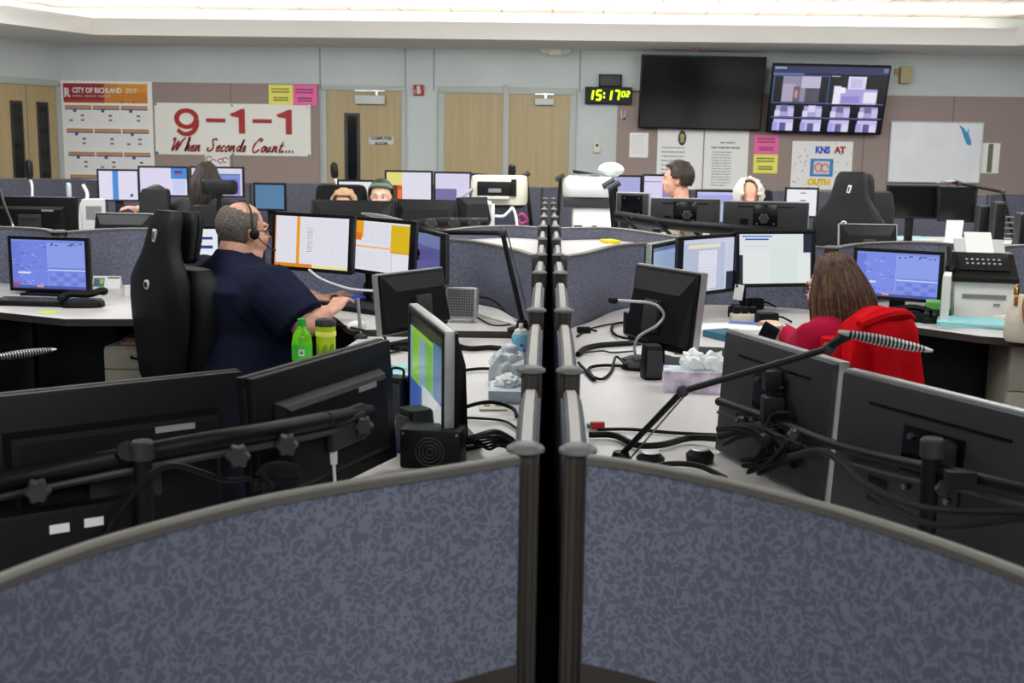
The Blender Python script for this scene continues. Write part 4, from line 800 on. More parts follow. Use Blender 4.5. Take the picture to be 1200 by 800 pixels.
# ================================================================== LAMPS AND MICROPHONES
def ribbed_head(t, a, b, w):
    a, b = V(a), V(b); L = (b-a).length; q = (b-a).to_track_quat('X', 'Z').to_matrix().to_4x4(); T = Matrix.Translation(a) @ q; n = 16
    sec = lambda u, k=1: [V((u*L, k*w*max(.12, sin(pi*min(.98, max(.03, .06+u*.92)))**.55)*cos(2*pi*i/n), k*w*.42*max(.12, sin(pi*min(.98, max(.03, .06+u*.92)))**.55)*sin(2*pi*i/n))) for i in range(n)]
    us = [i/14 for i in range(15)]; h = MB().ring([sec(u) for u in us], 0, True, True, T=T).build('lamp_head', 'black', t)
    for i in range(20):
        u = .14+.78*i/19; MB().ring([sec(u-.009, 1.02), sec(u-.006, 1.12), sec(u+.006, 1.12), sec(u+.009, 1.02)], 0, True, True, T=T).build('cooling_fin', 'silver', h) if L > .1 else None
    MB().ring([sec(u, 1.06) for u in (-.02, .02, .06, .1)], 0, True, True, T=T).build('silver_tip', 'silver', h); MB().ring([sec(u, 1.04) for u in (.93, .97, 1.0)], 0, True, True, T=T).build('silver_end', 'silver', h)
    return h
def task_lamp(label, base, j1, j2, h0, h1, w=.022, r=.0075, rod=True, group=None):
    base, j1, j2, h0, h1 = map(V, (base, j1, j2, h0, h1)); t = thing('task_lamp', label, 'lamp', base, 0, group); o = base
    MB().lathe([(0, 0), (.065, 0), (.065, .012), (.03, .02), (.018, .05), (0, .05)], m=0).build('base', 'black', t)
    MB().tube([V((0, 0, .04)), j1-o], r).build('lower_arm', 'black', t); MB().tube([j1-o, j2-o], r).build('upper_arm', 'black', t)
    if rod:
        s = (j1-base).cross(EYE-base).normalized()*.028; MB().tube([s+V((0, 0, .05)), j1-o+s*.6+V((0, 0, .012))], r*.3).build('tension_rod', 'steel', t)
    for p in (j1, j2): MB().ell(p-o, (r*1.9,)*3).build('joint', 'dgrey', t)
    MB().tube(spline([j2-o, (j2+h0)/2-o+V((0, 0, -.006)), h0-o+(h1-h0)*.12], 4), r*1.4).build('head_bracket', 'black', t)
    ribbed_head(t, h0-o, h1-o, w); return t
task_lamp('ribbed black desk lamp reaching over the near right monitors', Pz(727, 552, ZR), Pd(800, 458, 2.5), Pd(972, 408, 2.42), Pd(984, 389, 2.4), Pd(1093, 411, 2.36), w=.024)
task_lamp('ribbed black desk lamp leaning over the silver speaker and the man\'s screens', Pz(612, 388, ZLR-.0), Pd(589, 273, 4.98), Pd(512, 272, 5.3), Pd(482, 264, 5.5), Pd(424, 250, 5.62), w=.04, r=.011)
task_lamp('ribbed black desk lamp at the left picture edge below the keyboard', V((-1.12, 2.1, ZL)), V((-1.45, 2.5, 1.05)), V((-1.62, 2.95, .96)), Pd(-14, 420, 3.1), Pd(66, 409, 3.2), w=.024, rod=False)
task_lamp('thin black lamp arm in front of the whiteboard, far right', V((Pd(1189, 278, 10.6).x, 10.6, ZF)), Pd(1175, 225, 10.6), Pd(1124, 215, 10.6), Pd(1120, 212, 10.6), Pd(1098, 214, 10.6), w=.035, r=.014, rod=False)
def lamp_post(label, px, y0, y1, d, z0, lean):
    a = Pd(px, y0, d); b = V((Pd(px+lean, y1, d).x, d, z0)); t = thing('desk_lamp', label, 'lamp', b)
    MB().tube([V((0, 0, 0)), a-b], .017).build('upright', 'black', t); MB().lathe([(0, 0), (.07, 0), (.06, .02), (0, .02)]).build('base', 'black', t)
    MB().tube([a-b+V((-.05, 0, -.03)), a-b+V((.03, 0, .02))], .022).build('top_joint', 'dgrey', t)
lamp_post('thin black lamp upright just left of the far end of the middle partition', 616, 205, 262, 9.4, ZF, 10); lamp_post('thin dark lamp upright just right of the far end of the middle partition', 657, 207, 250, 10.6, ZF, -4)
lamp_post('black lamp upright between the white copier and the charcoal monitors', 715, 214, 262, 8.1, ZF, 9); lamp_post('second black lamp upright close against the nearest charcoal monitor back', 721, 217, 262, 7.95, ZF, 3)
def gooseneck(label, base, pts, head0, r=.0055, hr=.012, br=.055, m='silver'):
    t = thing('gooseneck_microphone', label, 'microphone', base); o = V(base)
    MB().lathe([(0, 0), (br, 0), (br, .012), (br*.75, .026), (br*.4, .032), (0, .033)]).build('base', 'black', t)
    MB().tube([V(p)-o for p in spline(pts, 7)], r, seg=10).build('neck', m, t)
    a, b = V(pts[-1])-o, V(head0)-o; MB().tube([a, a.lerp(b, .15), a.lerp(b, .5), a.lerp(b, .85), b], [hr*.6, hr, hr*1.08, hr, hr*.5], seg=14).build('foam_head', 'black', t); return t
bs = Pz(746, 432, ZR)
gooseneck('silver gooseneck microphone curling left in front of the square monitor back', bs, [bs+V((0, 0, .03)), Pd(743.5, 408, 4.13), Pd(749, 394, 4.13), Pd(770, 381, 4.12), Pd(778, 368, 4.12), Pd(766, 356, 4.12), Pd(740, 353, 4.12), Pd(724, 352, 4.12)], Pd(713, 351.5, 4.12))
for lab, px, yt, yb, d, lx in (('tall white-necked microphone with black foam against the left wall doors', 33.5, 187, 210, 11.0, 4), ('tall white-necked microphone with black foam before the computer room door', 391, 190, 209, 10.9, 4), ('tall microphone with black foam standing behind the beige printer', 600, 192.5, 207, 10.9, 0)):
    b = V((Pd(px+lx, 235, d).x, d, ZF)); gooseneck(lab, b, [b+V((0, 0, .03)), b+V((0, 0, .2)), Pd(px+lx, yb+8, d), Pd(px+lx*.4, yb, d)], Pd(px, yt, d), r=.012, hr=.034, br=.08, m='white')
# ================================================================== CHAIRS
def sring(cx, cy, z, rx, ry, n=3.2, seg=28):
    out = []
    for k in range(seg):
        a = 2*pi*k/seg; c, s = cos(a), sin(a)
        out.append(V((cx+rx*math.copysign(abs(c)**(2/n), c), cy+ry*math.copysign(abs(s)**(2/n), s), z)))
    return out
def chair_base(t, sh, m='black'):
    MB().cyl((0, 0, .08), (0, 0, sh-.06), .03).build('gas_lift', 'dgrey', t)
    for k in range(5):
        a = 2*pi*k/5+.3; e = V((.3*cos(a), .3*sin(a), .075)); MB().tube([V((0, 0, .11)), e], [.03, .018]).build('base_leg', m, t)
        MB().cyl(e+V((-.012, 0, -.045)), e+V((.012, 0, -.045)), .03).build('caster', m, t)
def dispatch_chair(label, cx, cy, az, ztop, sh=.46, k=1.0, arms=True):
    """tall pear-backed chair, its back centred on cx, cy; it faces az degrees right of straight down the room"""
    a = rad(az); t = thing('dispatch_chair', label, 'chair', (cx+.25*sin(a), cy+.25*cos(a), 0), -a); y0 = -.25; h = (ztop-sh)/.79
    prof = [(-.01, .12), (.02, .155), (.07, .175), (.17, .205), (.29, .238), (.41, .252), (.49, .25), (.545, .222), (.59, .176), (.64, .142), (.70, .128), (.75, .118), (.78, .104), (.79, .085)]
    MB().ring([sring(0, y0-.10+.06*((z-.4)/.4)**2*(z > .4), sh+z*h, w*k, (.055 if z < .5 else .042) if .03 < z < .77 else .03, 3) for z, w in prof], 0).build('back_shell', 'chair', t)
    fr = [(.0, .15), (.06, .18), (.2, .228), (.36, .246), (.46, .236), (.51, .19), (.535, .14)]
    MB().ring([sring(0, y0+.05, sh+z*h, w*k, .10 if .05 < z < .5 else .06, 3) for z, w in fr], 0).build('back_cushion', 'chair', t)
    for j, yy in enumerate((-.012, .014)):
        MB().ring([sring(0, y0+yy+.045*(z-.55)/.2, sh+z*h, w*k*.82, .021, 3) for z, w in ((.565, .13), (.585, .165), (.64, .168), (.70, .158), (.745, .146), (.775, .125), (.783, .10))], 0).build('headrest_pad', 'chair', t)
    MB().ring([sring(0, .02, sh+z, .25*q, .25*q, 4) for z, q in ((-.06, .9), (-.03, 1), (.03, 1), (.05, .9))], 0).build('seat', 'chairf', t)
    zz = sh+.475*h; ry = y0-.155
    X = Matrix.Translation((-.005, ry-.002, zz)) @ Matrix.Rotation(pi/2, 4, 'X'); MB().lathe([(.0, -.012), (.021, -.012), (.022, 0), (.02, .002), (.0, .002)], seg=20, T=X).build('round_badge', 'white', t)
    MB().lathe([(.0, .002), (.013, .002), (.013, .004), (.0, .004)], seg=16, T=X).build('badge_mark', 'black', t)
    MB().box((.005, y0-.115, sh+.685*h), (.024, .012, .055), rot=Matrix.Rotation(rad(12), 3, 'Y'), b=.002).box((.005, y0-.121, sh+.685*h), (.008, .004, .034), rot=Matrix.Rotation(rad(12), 3, 'Y'), m=1).build('back_tag', ['white', 'black'], t)
    if arms:
        for s in (-1, 1):
            r = MB().tube([(s*.26, -.1, sh-.02), (s*.31, -.1, sh+.05), (s*.31, -.08, sh+.18)], .02).build('arm_post', 'black', t); MB().box((s*.31, .0, sh+.2), (.09, .3, .035), b=.015).build('armrest', 'chairf', t)
    chair_base(t, sh); return t
def task_chair(label, cx, cy, az, ztop, w=.42, hgt=.45, sh=.46, headrest=None, m='chairf'):
    a = rad(az); t = thing('office_chair', label, 'chair', (cx+.22*sin(a), cy+.22*cos(a), 0), -a); y0 = -.22
    MB().ring([sring(0, y0-.03*sin(pi*u), ztop-hgt+u*hgt, w/2*q, .045*(.6 if u in (0, 1) else 1), 4) for u, q in ((0, .8), (.06, .92), (.3, 1), (.7, 1), (.92, .94), (.98, .86), (1, .7))], 0).build('backrest', m, t)
    MB().tube([(0, y0-.06, sh-.02), (0, y0-.08, ztop-hgt*.6)], .03).build('back_post', 'black', t); MB().tube([(0, -.05, sh-.04), (0, y0-.06, sh-.02)], .025).build('seat_bracket', 'black', t)
    if headrest:
        MB().ring([sring(0, y0-.02, headrest[1]-headrest[2]/2+u*headrest[2], headrest[0]/2*q, .05*q, 4) for u, q in ((0, .8), (.12, .96), (.5, 1), (.88, .96), (1, .8))], 0).build('headrest', 'chair', t)
        MB().tube([(0, y0-.05, ztop-.15), (0, y0-.04, headrest[1]-headrest[2]*.3)], .018).build('headrest_post', 'black', t)
    MB().ring([sring(0, .02, sh+z, .24*q, .23*q, 4) for z, q in ((-.05, .9), (-.03, 1), (.03, 1), (.05, .9))], 0).build('seat', m, t)
    chair_base(t, sh); return t
p = Pd(207, 300, 5.07)
dispatch_chair('tall black pedestal chair behind the man in navy', p.x+.02, 5.04, 44, Pd(195, 246, 5.05).z, sh=.44, k=.9, arms=False)
p = Pd(1001, 220, 8.4)
dispatch_chair('empty black pedestal chair in front of the colourful poster', p.x, 8.4, 34, Pd(1000, 201, 8.4).z, sh=.5)
p = Pd(1027, 240, 8.85); task_chair('dark chair back just right of the empty pedestal chair', p.x, 8.85, -40, Pd(1027, 224, 8.85).z, w=.34)
p = Pd(183, 235, 8.55); task_chair('small dark chair back below the second lit screen on the left', p.x, 8.55, 6, Pd(183, 220.5, 8.55).z, w=.235, hgt=.5)
p = Pd(252, 240, 8.5); task_chair('black chair with a separate headrest behind the dark-haired woman', p.x+.06, 8.45, 6, Pd(252, 240, 8.45).z, w=.52, hgt=.5, headrest=(.27, Pd(259, 219, 8.45).z, .105), m='chair')
p = Pd(400, 225, 9.02); task_chair('broad black chair back behind the blond head', p.x, 9.02, 178, Pd(400, 216, 9.02).z, w=.42, hgt=.5, m='chair')
p = Pd(884, 230, 8.95); task_chair('dark chair behind the white-haired head', p.x, 8.95, 176, Pd(884, 222, 8.95).z, w=.3, hgt=.45)

# ================================================================== PEOPLE
def person(label, head_px, d, az, shirt, s=1.0, fat=1.0, lean=.06, head_az=None, head_pitch=0, arms=None, short=False, skin='skin', voxel=.009, hairfn=None, sh=None, extras=None, legs='jean', belly=0, drop=.735, shz=.485):
    a = rad(az); H = Pd(head_px[0], head_px[1], d); Rz = Matrix.Rotation(-a, 3, 'Z')
    off = Rz @ V((0, (lean+.045)*s, 0)); root = V((H.x-off.x, H.y-off.y, 0)); sh = H.z-drop*s
    t = thing('person', label, 'person', root, -a)
    toL = lambda w: Rz.transposed() @ (V(w)-root)
    Zs = lambda q: sh+q*s
    def torso(mb, inf):
        R_ = [(-.02, .15, .12, 0), (.06, .175, .14, .0), (.16, .172, .14, belly*.5), (.26, .17, .135, belly), (.36, .178, .13, belly*.6+lean*.5), (.44, .182, .118, lean*.7), (.50, .175, .098, lean*.85), (.54, .135, .085, lean*.95), (.57, .085, .07, lean), (.60, .06, .06, lean)]
        mb.ring([sring(0, y*s, Zs(z), (rx*fat if z < .5 else rx*(1+(fat-1)*.6 if z < .54 else 1))*s+inf, (ry*fat if z < .5 else ry*(1+(fat-1)*.4))*s+inf, 2.4) for z, rx, ry, y in R_], 0)
    hd = V((0, (lean+.045)*s, H.z)); nk = V((0, lean*s, Zs(.56)))
    ha = rad((head_az if head_az is not None else az)-az)
    TH = Matrix.Translation(hd) @ Matrix.Rotation(-ha, 4, 'Z') @ Matrix.Rotation(rad(-head_pitch), 4, 'X') @ Matrix.Scale(s, 4)
    body = MB(); torso(body, -.012)
    body.tube([nk+V((0, -.01, -.06)), nk, hd+V((0, -.03*s, -.05*s))], [.07*s*(1+(fat-1)*.5), .06*s*(1+(fat-1)*.45), .058*s*(1+(fat-1)*.4)], seg=14)
    body.ell((0, -.012, .03), (.076, .096, .094), T=TH).ell((0, .035, -.045), (.058*(1+(fat-1)*.35), .062, .07), T=TH).ell((0, .066, -.088), (.026, .024, .022), T=TH)
    body.ell((0, .088, .028), (.05, .016, .012), T=TH).tube([(0, .088, .02), (0, .108, -.018), (0, .11, -.028)], [.009, .013, .014], T=TH).ell((0, .093, -.062), (.022, .012, .006), T=TH).ell((0, .091, -.073), (.018, .012, .006), T=TH)
    for q in (-1, 1):
        body.ell((q*.079, -.004, -.01), (.008, .02, .032), rot=Matrix.Rotation(q*.25, 3, 'Z'), T=TH).ell((q*.045, .07, -.03), (.022, .02, .02), T=TH).ell((q*.084, -.012, .006), (.008, .014, .016), T=TH)
        if fat > 1.2: body.ell((q*.03, .02, -.1), (.05, .05, .035), T=TH)
    sm = MB(); torso(sm, .004)
    shx = .19*s*(1+(fat-1)*.6)
    for q, key in ((1, 'R'), (-1, 'L')):
        S_ = V((q*shx, lean*.8*s, Zs(shz)))
        if arms and key in arms: el, wr_, hv = [toL(v_) for v_ in arms[key]]
        else: el = V((q*.25*s, .12*s, Zs(.26))); wr_ = V((q*.16*s, .36*s, Zs(.285))); hv = wr_+V((-q*.02, .1, -.01))
        f2 = 1+(fat-1)*.7
        body.tube([S_, S_.lerp(el, .5), el, el.lerp(wr_, .35), wr_], [.05*s*f2, .046*s*f2, .04*s*f2, .042*s*f2, .027*s*f2**.5], seg=12); body.ell(el, (.04*s*f2,)*3)
        # hand
        dv = (hv-wr_).normalized(); sd = dv.cross(V((0, 0, 1))).normalized()*q; up = sd.cross(dv)*q
        if up.z < 0: up = -up
        B = lambda f_, w_, u_: wr_+(dv*f_+sd*w_+up*u_)*s
        body.ring([[B(f_, cos(2*pi*k/12)*w_, sin(2*pi*k/12)*h_-.003) for k in range(12)] for f_, w_, h_ in ((-.01, .026, .021), (.02, .036, .019), (.06, .041, .017), (.088, .038, .014))], 0)
        for i, L_ in enumerate((.068, .078, .073, .056)):
            w_ = (-1.5+i)*.021*-1
            body.tube([B(.07, w_*.9, 0), B(.088, w_, .006), B(.088+L_*.45, w_*1.08, .008), B(.088+L_*.78, w_*1.1, -.008), B(.088+L_*.9, w_*1.1, -.026)], [.0092*s, .0092*s, .0086*s, .008*s, .0065*s], seg=8)
        body.tube([B(.015, -.028, -.004), B(.045, -.05, -.008), B(.07, -.056, -.014), B(.092, -.052, -.022)], [.0125*s, .0115*s, .0105*s, .008*s], seg=8)
        # sleeve
        if short:
            E_ = S_.lerp(el, .93); sm.tube([S_+V((-q*.06, 0, -.03)), S_, S_.lerp(E_, .5), E_], [.105*s*f2, .085*s*f2, .08*s*f2, .076*s*f2], seg=16)
        else:
            W_ = el.lerp(wr_, .9); sm.tube([S_+V((-q*.05, 0, 0)), S_, S_.lerp(el, .5), el, el.lerp(wr_, .4), W_], [.072*s*f2, .064*s*f2, .057*s*f2, .052*s*f2, .048*s*f2, .037*s*f2], seg=14); sm.ell(el, (.052*s*f2,)*3)
        # leg
        hip = V((q*.1*s, .02, Zs(.04))); kn = V((q*.14*s, .43*s, Zs(.03))); an = V((q*.13*s, .47*s, .1))
        body.tube([hip, kn], [.075*s, .055*s], seg=12); body.tube([kn, kn.lerp(an, .3), an], [.055*s, .052*s, .038*s], seg=12); body.tube([an+V((0, -.03, -.04)), an+V((0, .14*s, -.07))], [.035, .03], seg=10)
    b = remeshed(body, 'body', skin, t, voxel, 3)
    remeshed(sm, 'shirt', shirt, t, voxel*1.25, 5)
    tr = MB()
    for q in (1, -1):
        hip = V((q*.1*s, -.02, Zs(.03))); kn = V((q*.14*s, .43*s, Zs(.03))); an = V((q*.13*s, .47*s, .1))
        tr.tube([hip, hip.lerp(kn, .5), kn], [.098*s*fat**.5, .09*s, .07*s], seg=14).ell(kn, (.07*s,)*3).tube([kn, an], [.068*s, .055*s], seg=14)
    tr.ell((0, 0, Zs(.04)), (.18*s*fat, .14*s*fat, .1*s)); remeshed(tr, 'trousers', legs, t, .015, 3)
    for q in (1, -1):
        MB().ring([sring(q*.13*s, (.52+yy)*s, z, .045*k, .13*k2, 2.6) for z, k, k2, yy in ((.001, .95, .98, .03), (.03, 1, 1, .03), (.06, .9, .8, .0), (.1, .8, .45, -.05))], 0).build('shoe', 'black', t)
        e = MB().ell((q*.03, .079, .008), (.012, .009, .008), 0, T=TH, u=10, v=6); e.build('eye', 'white', t); MB().ell((q*.03, .0865, .008), (.005, .003, .005), 0, T=TH, u=8, v=6).build('iris', 'black', t)
        MB().tube([(q*.014, .096, .028), (q*.03, .094, .033), (q*.046, .084, .028)], [.002, .0035, .002], T=TH, seg=6).build('eyebrow', 'haird', t)
    MB().tube([(-.022, .1035, -.066), (0, .1065, -.0675), (.022, .1035, -.066)], [.0015, .0035, .0015], T=TH, seg=6).build('lips', mat('lips', (170, 96, 90), .5), t)
    if hairfn: hairfn(t, TH)
    if extras: extras(t, TH, toL)
    return t
def cap_hair(m, keep, thick=.012, c=(0, -.014, .03), r=(.082, .103, .1), name='hair', rough=.004, u=44, v=30):
    def fn(t, TH):
        bm = bmesh.new(); bmesh.ops.create_uvsphere(bm, u_segments=u, v_segments=v, radius=1)
        bmesh.ops.delete(bm, geom=[f for f in bm.faces if not keep(*f.calc_center_median().normalized())], context='FACES')
        for w_ in bm.verts:
            k = 1+rough*9*(mnoise.noise(w_.co*5)+.5*mnoise.noise(w_.co*13)); w_.co = V((c[0]+w_.co.x*r[0]*k, c[1]+w_.co.y*r[1]*k, c[2]+w_.co.z*r[2]*k))
        bm.normal_update(); ex = bmesh.ops.solidify(bm, geom=bm.faces[:], thickness=-thick)
        me = bpy.data.meshes.new(name); bm.to_mesh(me); bm.free(); me.transform(TH); me.materials.append(M[m]); me.polygons.foreach_set('use_smooth', [True]*len(me.polygons))
        o = bpy.data.objects.new(name, me); COL.objects.link(o); o.parent = t; return o
    return fn
short_keep = lambda x, y, z: z > -.62+.9*max(0, y+.25) and not (y > .55 and z < .62) and not (abs(x) > .8 and -.5 < z < -.1 and -.1 < y < .35)
bald_keep = lambda x, y, z: -.86 < z < .5+.22*max(0, min(1, -y*1.6))+.07*mnoise.noise(V((x*6, y*6, z*6))) and y < .3+.1*(z > .2) and not (abs(x) > .78 and -.6 < z < -.12 and y > -.12) and not (y > -.05 and z < -.3)
def glasses(t, TH, m='black'):
    g = MB()
    for q in (-1, 1):
        g.tube([(q*.033+.02*cos(2*pi*k/16), .104-.004*abs(q), .004+.015*sin(2*pi*k/16)) for k in range(17)], .0022, T=TH, seg=6); g.tube([(q*.053, .1, .008), (q*.074, .075, .009), (q*.084, .0, .004), (q*.083, -.02, -.008)], .0023, T=TH, seg=6)
    g.tube([(-.013, .106, .006), (0, .109, .009), (.013, .106, .006)], .002, T=TH, seg=6); g.build('glasses', m, t)
def man_extras(t, TH, toL):
    glasses(t, TH)
    h = MB().tube([(.094*sin(a_), -.005-.0*a_, .02+.112*cos(a_)) for a_ in [rad(q) for q in range(-95, 100, 10)]], .0045, T=TH, seg=8).build('headset_band', 'dgrey', t)
    MB().ell((.094, .004, -.006), (.014, .022, .024), T=TH).ell((-.094, .004, -.006), (.014, .022, .024), T=TH).build('ear_cushion', 'black', h)
    MB().tube(spline([(.1, .01, -.012), (.1, .05, -.05), (.075, .1, -.075), (.04, .125, -.078)], 5), .0025, T=TH, seg=6).ell((.035, .127, -.078), (.008, .006, .006), T=TH).build('headset_boom', 'black', h)
    w_ = toL(Pd(379.5, 368, 5.02)); a_ = toL(Pd(364, 379, 4.97)); dv = (w_-a_).normalized(); X = Matrix.Translation(w_) @ dv.to_track_quat('Z', 'Y').to_matrix().to_4x4()
    MB().lathe([(.038, -.012), (.041, -.01), (.041, .01), (.038, .012)], seg=24, T=X).build('wrist_watch', 'silver', t)
E1, Wr = Pd(356, 381, 4.92), Pd(384, 366, 5.03)
man = person('heavy man in a navy shirt with glasses and headset, typing at the lit screens', (286, 271), 5.2, 42, 'navy', s=1.06, fat=1.72, lean=.0, head_az=50, head_pitch=2, short=True, belly=.05, voxel=.007, drop=.67, shz=.43,
    arms={'R': (E1, Wr, Pd(398, 354, 5.12)), 'L': (Pd(335, 350, 5.75), Pd(372, 350, 5.62), Pd(392, 346, 5.6))}, hairfn=cap_hair('hairg', bald_keep, .008, r=(.082, .104, .098), rough=.0025, u=110, v=76), extras=man_extras)
def long_hair(m1, m2, n, length, seed, spread=1.0, wavy=.006, rr=.0042):
    def fn(t, TH):
        rn = random.Random(seed); mb = MB()
        for i in range(n):
            ph = rad(rn.uniform(-128, 128)); el = rn.uniform(.1, 1.35)   # ph measured from the back of the head
            st = V((.084*sin(ph)*cos(el), -.014-.106*cos(ph)*cos(el), .03+.104*sin(el))); L = length*rn.uniform(.82, 1.04)*(1-.12*abs(ph)/2.2)
            outw = V((sin(ph), -cos(ph), 0)); pts = [V((0, .01, .128)).lerp(st, q) if q < 1 else st for q in (.15, .6, 1)]
            pts[0] = V((rn.uniform(-.02, .02), rn.uniform(-.03, .04), .137)); pts[1] = (pts[0]+st)/2; dlt = pts[1]-V((0, -.014, .03)); k = sqrt((dlt.x/.085)**2+(dlt.y/.107)**2+(dlt.z/.105)**2); pts[1] = V((0, -.014, .03))+dlt/k*1.05
            base_ = V((.092*sin(ph)*spread, -.018-.112*cos(ph)*spread, 0)); z = .01
            steps = 6; w0 = rn.random()*6
            for j in range(1, steps+1):
                u = j/steps; zz = .0-L*u+.05; rad_ = 1.02+.16*sin(pi*min(1, u*1.2))-.12*u+rn.uniform(-.03, .03)
                pts.append(V((base_.x*rad_+wavy*sin(w0+6*u), base_.y*rad_+wavy*cos(w0+5*u)-(.02+.05*cos(ph))*u, zz)))
            sp = spline(pts, 3); N_ = len(sp); mb.tube(sp, [rr*(1.0 if q < N_*.75 else 1.0-.75*(q-N_*.75)/(N_*.25)) for q in range(N_)], 0 if rn.random() < .62 else 1, seg=5, T=TH)
        mb.build('hair', [m1, m2], t)
        cap_hair(m1, lambda x, y, z: y < .3+.5*z and z > -.8,   .008, r=(.079, .1, .098), rough=.001)(t, TH).name = 'hair_base'
    return fn
def wom_extras(t, TH, toL): glasses(t, TH)
woman = person('long-haired woman in a crimson top with glasses, working at the right screens', (976, 338), 4.3, -38, 'redc', s=.93, fat=1.0, lean=.06, head_az=-50, head_pitch=8, skin='skin2', voxel=.008,
    arms={'L': (Pd(934, 403, 4.42), Pd(916, 386, 4.62), Pd(904, 380, 4.7))}, hairfn=long_hair('hairb', 'hairb2', 1300, .47, 4, rr=.0027, wavy=.004), extras=wom_extras, drop=.66)
p3_ = person('dark-haired woman seen from behind at the screen with the lavender chart', (243, 212), 8.75, 8, 'darkc', s=1.0, lean=.05, drop=.68, fat=1.2, skin='skin2', voxel=.014, hairfn=long_hair('haird', 'haird', 160, .34, 5, rr=.007))
p6_ = person('brown-haired man in a plaid shirt facing left below the white charts', (793, 211), 8.9, -85, 'plaid', lean=.05, voxel=.012, hairfn=cap_hair('haird', short_keep, .016, r=(.088, .108, .108), rough=.008))
p7_ = person('white-haired person whose pink crown shows above the charcoal monitor back', (877, 233), 8.6, 180, 'darkc', voxel=.014, head_pitch=24, hairfn=cap_hair('hairw', lambda x, y, z: -.5 < z < .93 and (y < .25 or (abs(x) > .52 and y < .75)) and not (y > .1 and z > .55 and abs(x) < .5), .02, r=(.092, .11, .104), rough=.012))
p4_ = person('blond-haired person with only the top of the head above the black monitor back', (403, 244), 8.75, 180, 'darkc', voxel=.014, hairfn=cap_hair('hairy', short_keep, .016, r=(.088, .108, .108), rough=.01))
def band_extras(t, TH, toL): MB().ring([[V((.09*k*cos(2*pi*i/28), -.012+.108*k*sin(2*pi*i/28), zz+.03*sin(2*pi*i/28))) for i in range(28)] for zz, k in ((.062, 1.0), (.07, 1.03), (.082, 1.0), (.09, .93))], 0, T=TH).build('headband', 'greenband', t)
p5_ = person('woman in a green headband peering over the black monitor backs', (446.5, 232), 8.9, 180, 'darkc', skin='skin2', voxel=.011, hairfn=cap_hair('haird', lambda x, y, z: z > .55 or (y < .2 and z > -.8), .016, r=(.088, .108, .104)), extras=band_extras)
p8_ = person('person in dark clothes hidden behind the small chair, one bare elbow showing', (184, 238), 8.85, 0, 'darkc', voxel=.014, short=True, arms={'L': (Pd(146, 248, 8.9), Pd(158, 245, 9.15), Pd(164, 243, 9.25))}, hairfn=cap_hair('haird', short_keep, .014))
# the woman's chair with a red fleece hung over it
c_ = Pd(1029, 400, 4.06); zt = Pd(1030, 364, 4.06).z
wc = task_chair('dark office chair carrying the red fleece jacket', c_.x, 4.08, -42, zt-.07, w=.28, hgt=.38, sh=.36)
jk = thing('jacket', 'red fleece jacket draped over the back of the woman\'s chair', 'jacket', (c_.x, 4.08, .5), rad(42)); zr = zt-.5
rn = random.Random(2); rings = []
for u in [i/16 for i in range(17)]:
    R_ = []
    for k in range(56):
        a = 2*pi*k/56; c, s = cos(a), sin(a); fold = 1+(.14*u+.09*min(1,u*4))*(sin(6*a+2.0*u)+.6*sin(11*a+1.3))*.8; top_ = min(1, (u/.12))**.5 if u < .12 else 1
        w_ = (.18+.03*u)*(.72+.28*top_); t_ = (.08+.03*u)*(.35+.65*top_)
        R_.append(V((w_*fold*math.copysign(abs(c)**.7, c), t_*fold*math.copysign(abs(s)**.8, s)-.03*u, zr+.012-(.52*u)-.035*abs(c)**2*(1-u)+.02*sin(5*a)*u)))
    rings.append(R_)
MB().ring(rings, 0).build('fleece_body', 'jacket', jk)
MB().ring([[V(((-.12+.06*q)+(.05+.01*sin(3*q))*cos(2*pi*k/16), .1+.06*sin(2*pi*k/16)*(.6), zr-.1-.34*q)) for k in range(16)] for q in [i/8 for i in range(9)]], 0).build('sleeve', 'jacket', jk)
MB().tube(spline([(-.16, -.03, zr-.04), (-.06, -.06, zr-.012), (.06, -.06, zr-.012), (.16, -.03, zr-.04)], 6), .02).build('collar', 'jacket', jk)
# ================================================================== SMALL THINGS ON THE DESKS
def at(px, py, z): return Pz(px, py, z)
def keyboard(label, p, rz, w=.44, d=.15, m='black', km='dgrey'):
    t = thing('keyboard', label, 'keyboard', p, rz); T = Matrix.Rotation(rad(4), 4, 'X')
    MB().box((0, 0, .014), (w, d, .018), b=.005, T=T).build('case', m, t)
    mb = MB()
    for i in range(18):
        for j in range(5): mb.box((-w/2+.02+i*(w-.04)/17, -d/2+.022+j*(d-.045)/4, .026), ((w-.04)/17*.82, .019, .008), b=.002, T=T, seg=1)
    o = mb.build('keys', km, t); return t
def speaker(label, p, rz, w=.07, d=.075, h=.11, handle=False, grille=False):
    t = thing('desk_speaker', label, 'speaker', p, rz); MB().ring([sring(0, 0, z, w/2*k, d/2*k, 5) for z, k in ((0, .95), (.006, 1), (h*.5, 1), (h-.006, .9), (h, .8))], 0).build('cabinet', 'black', t)
    MB().ring([sring(0, -d/2+.002, z, w*.42*k, .006, 4) for z, k in ((.01, .8), (.016, 1), (h-.022, .94), (h-.016, .7))], 0).build('grille', 'dgrey', t)
    if handle: MB().tube(spline([(-.02, 0, h-.002), (-.018, 0, h+.022), (.018, 0, h+.022), (.02, 0, h-.002)], 5), .004).build('hook', 'black', t)
    return t
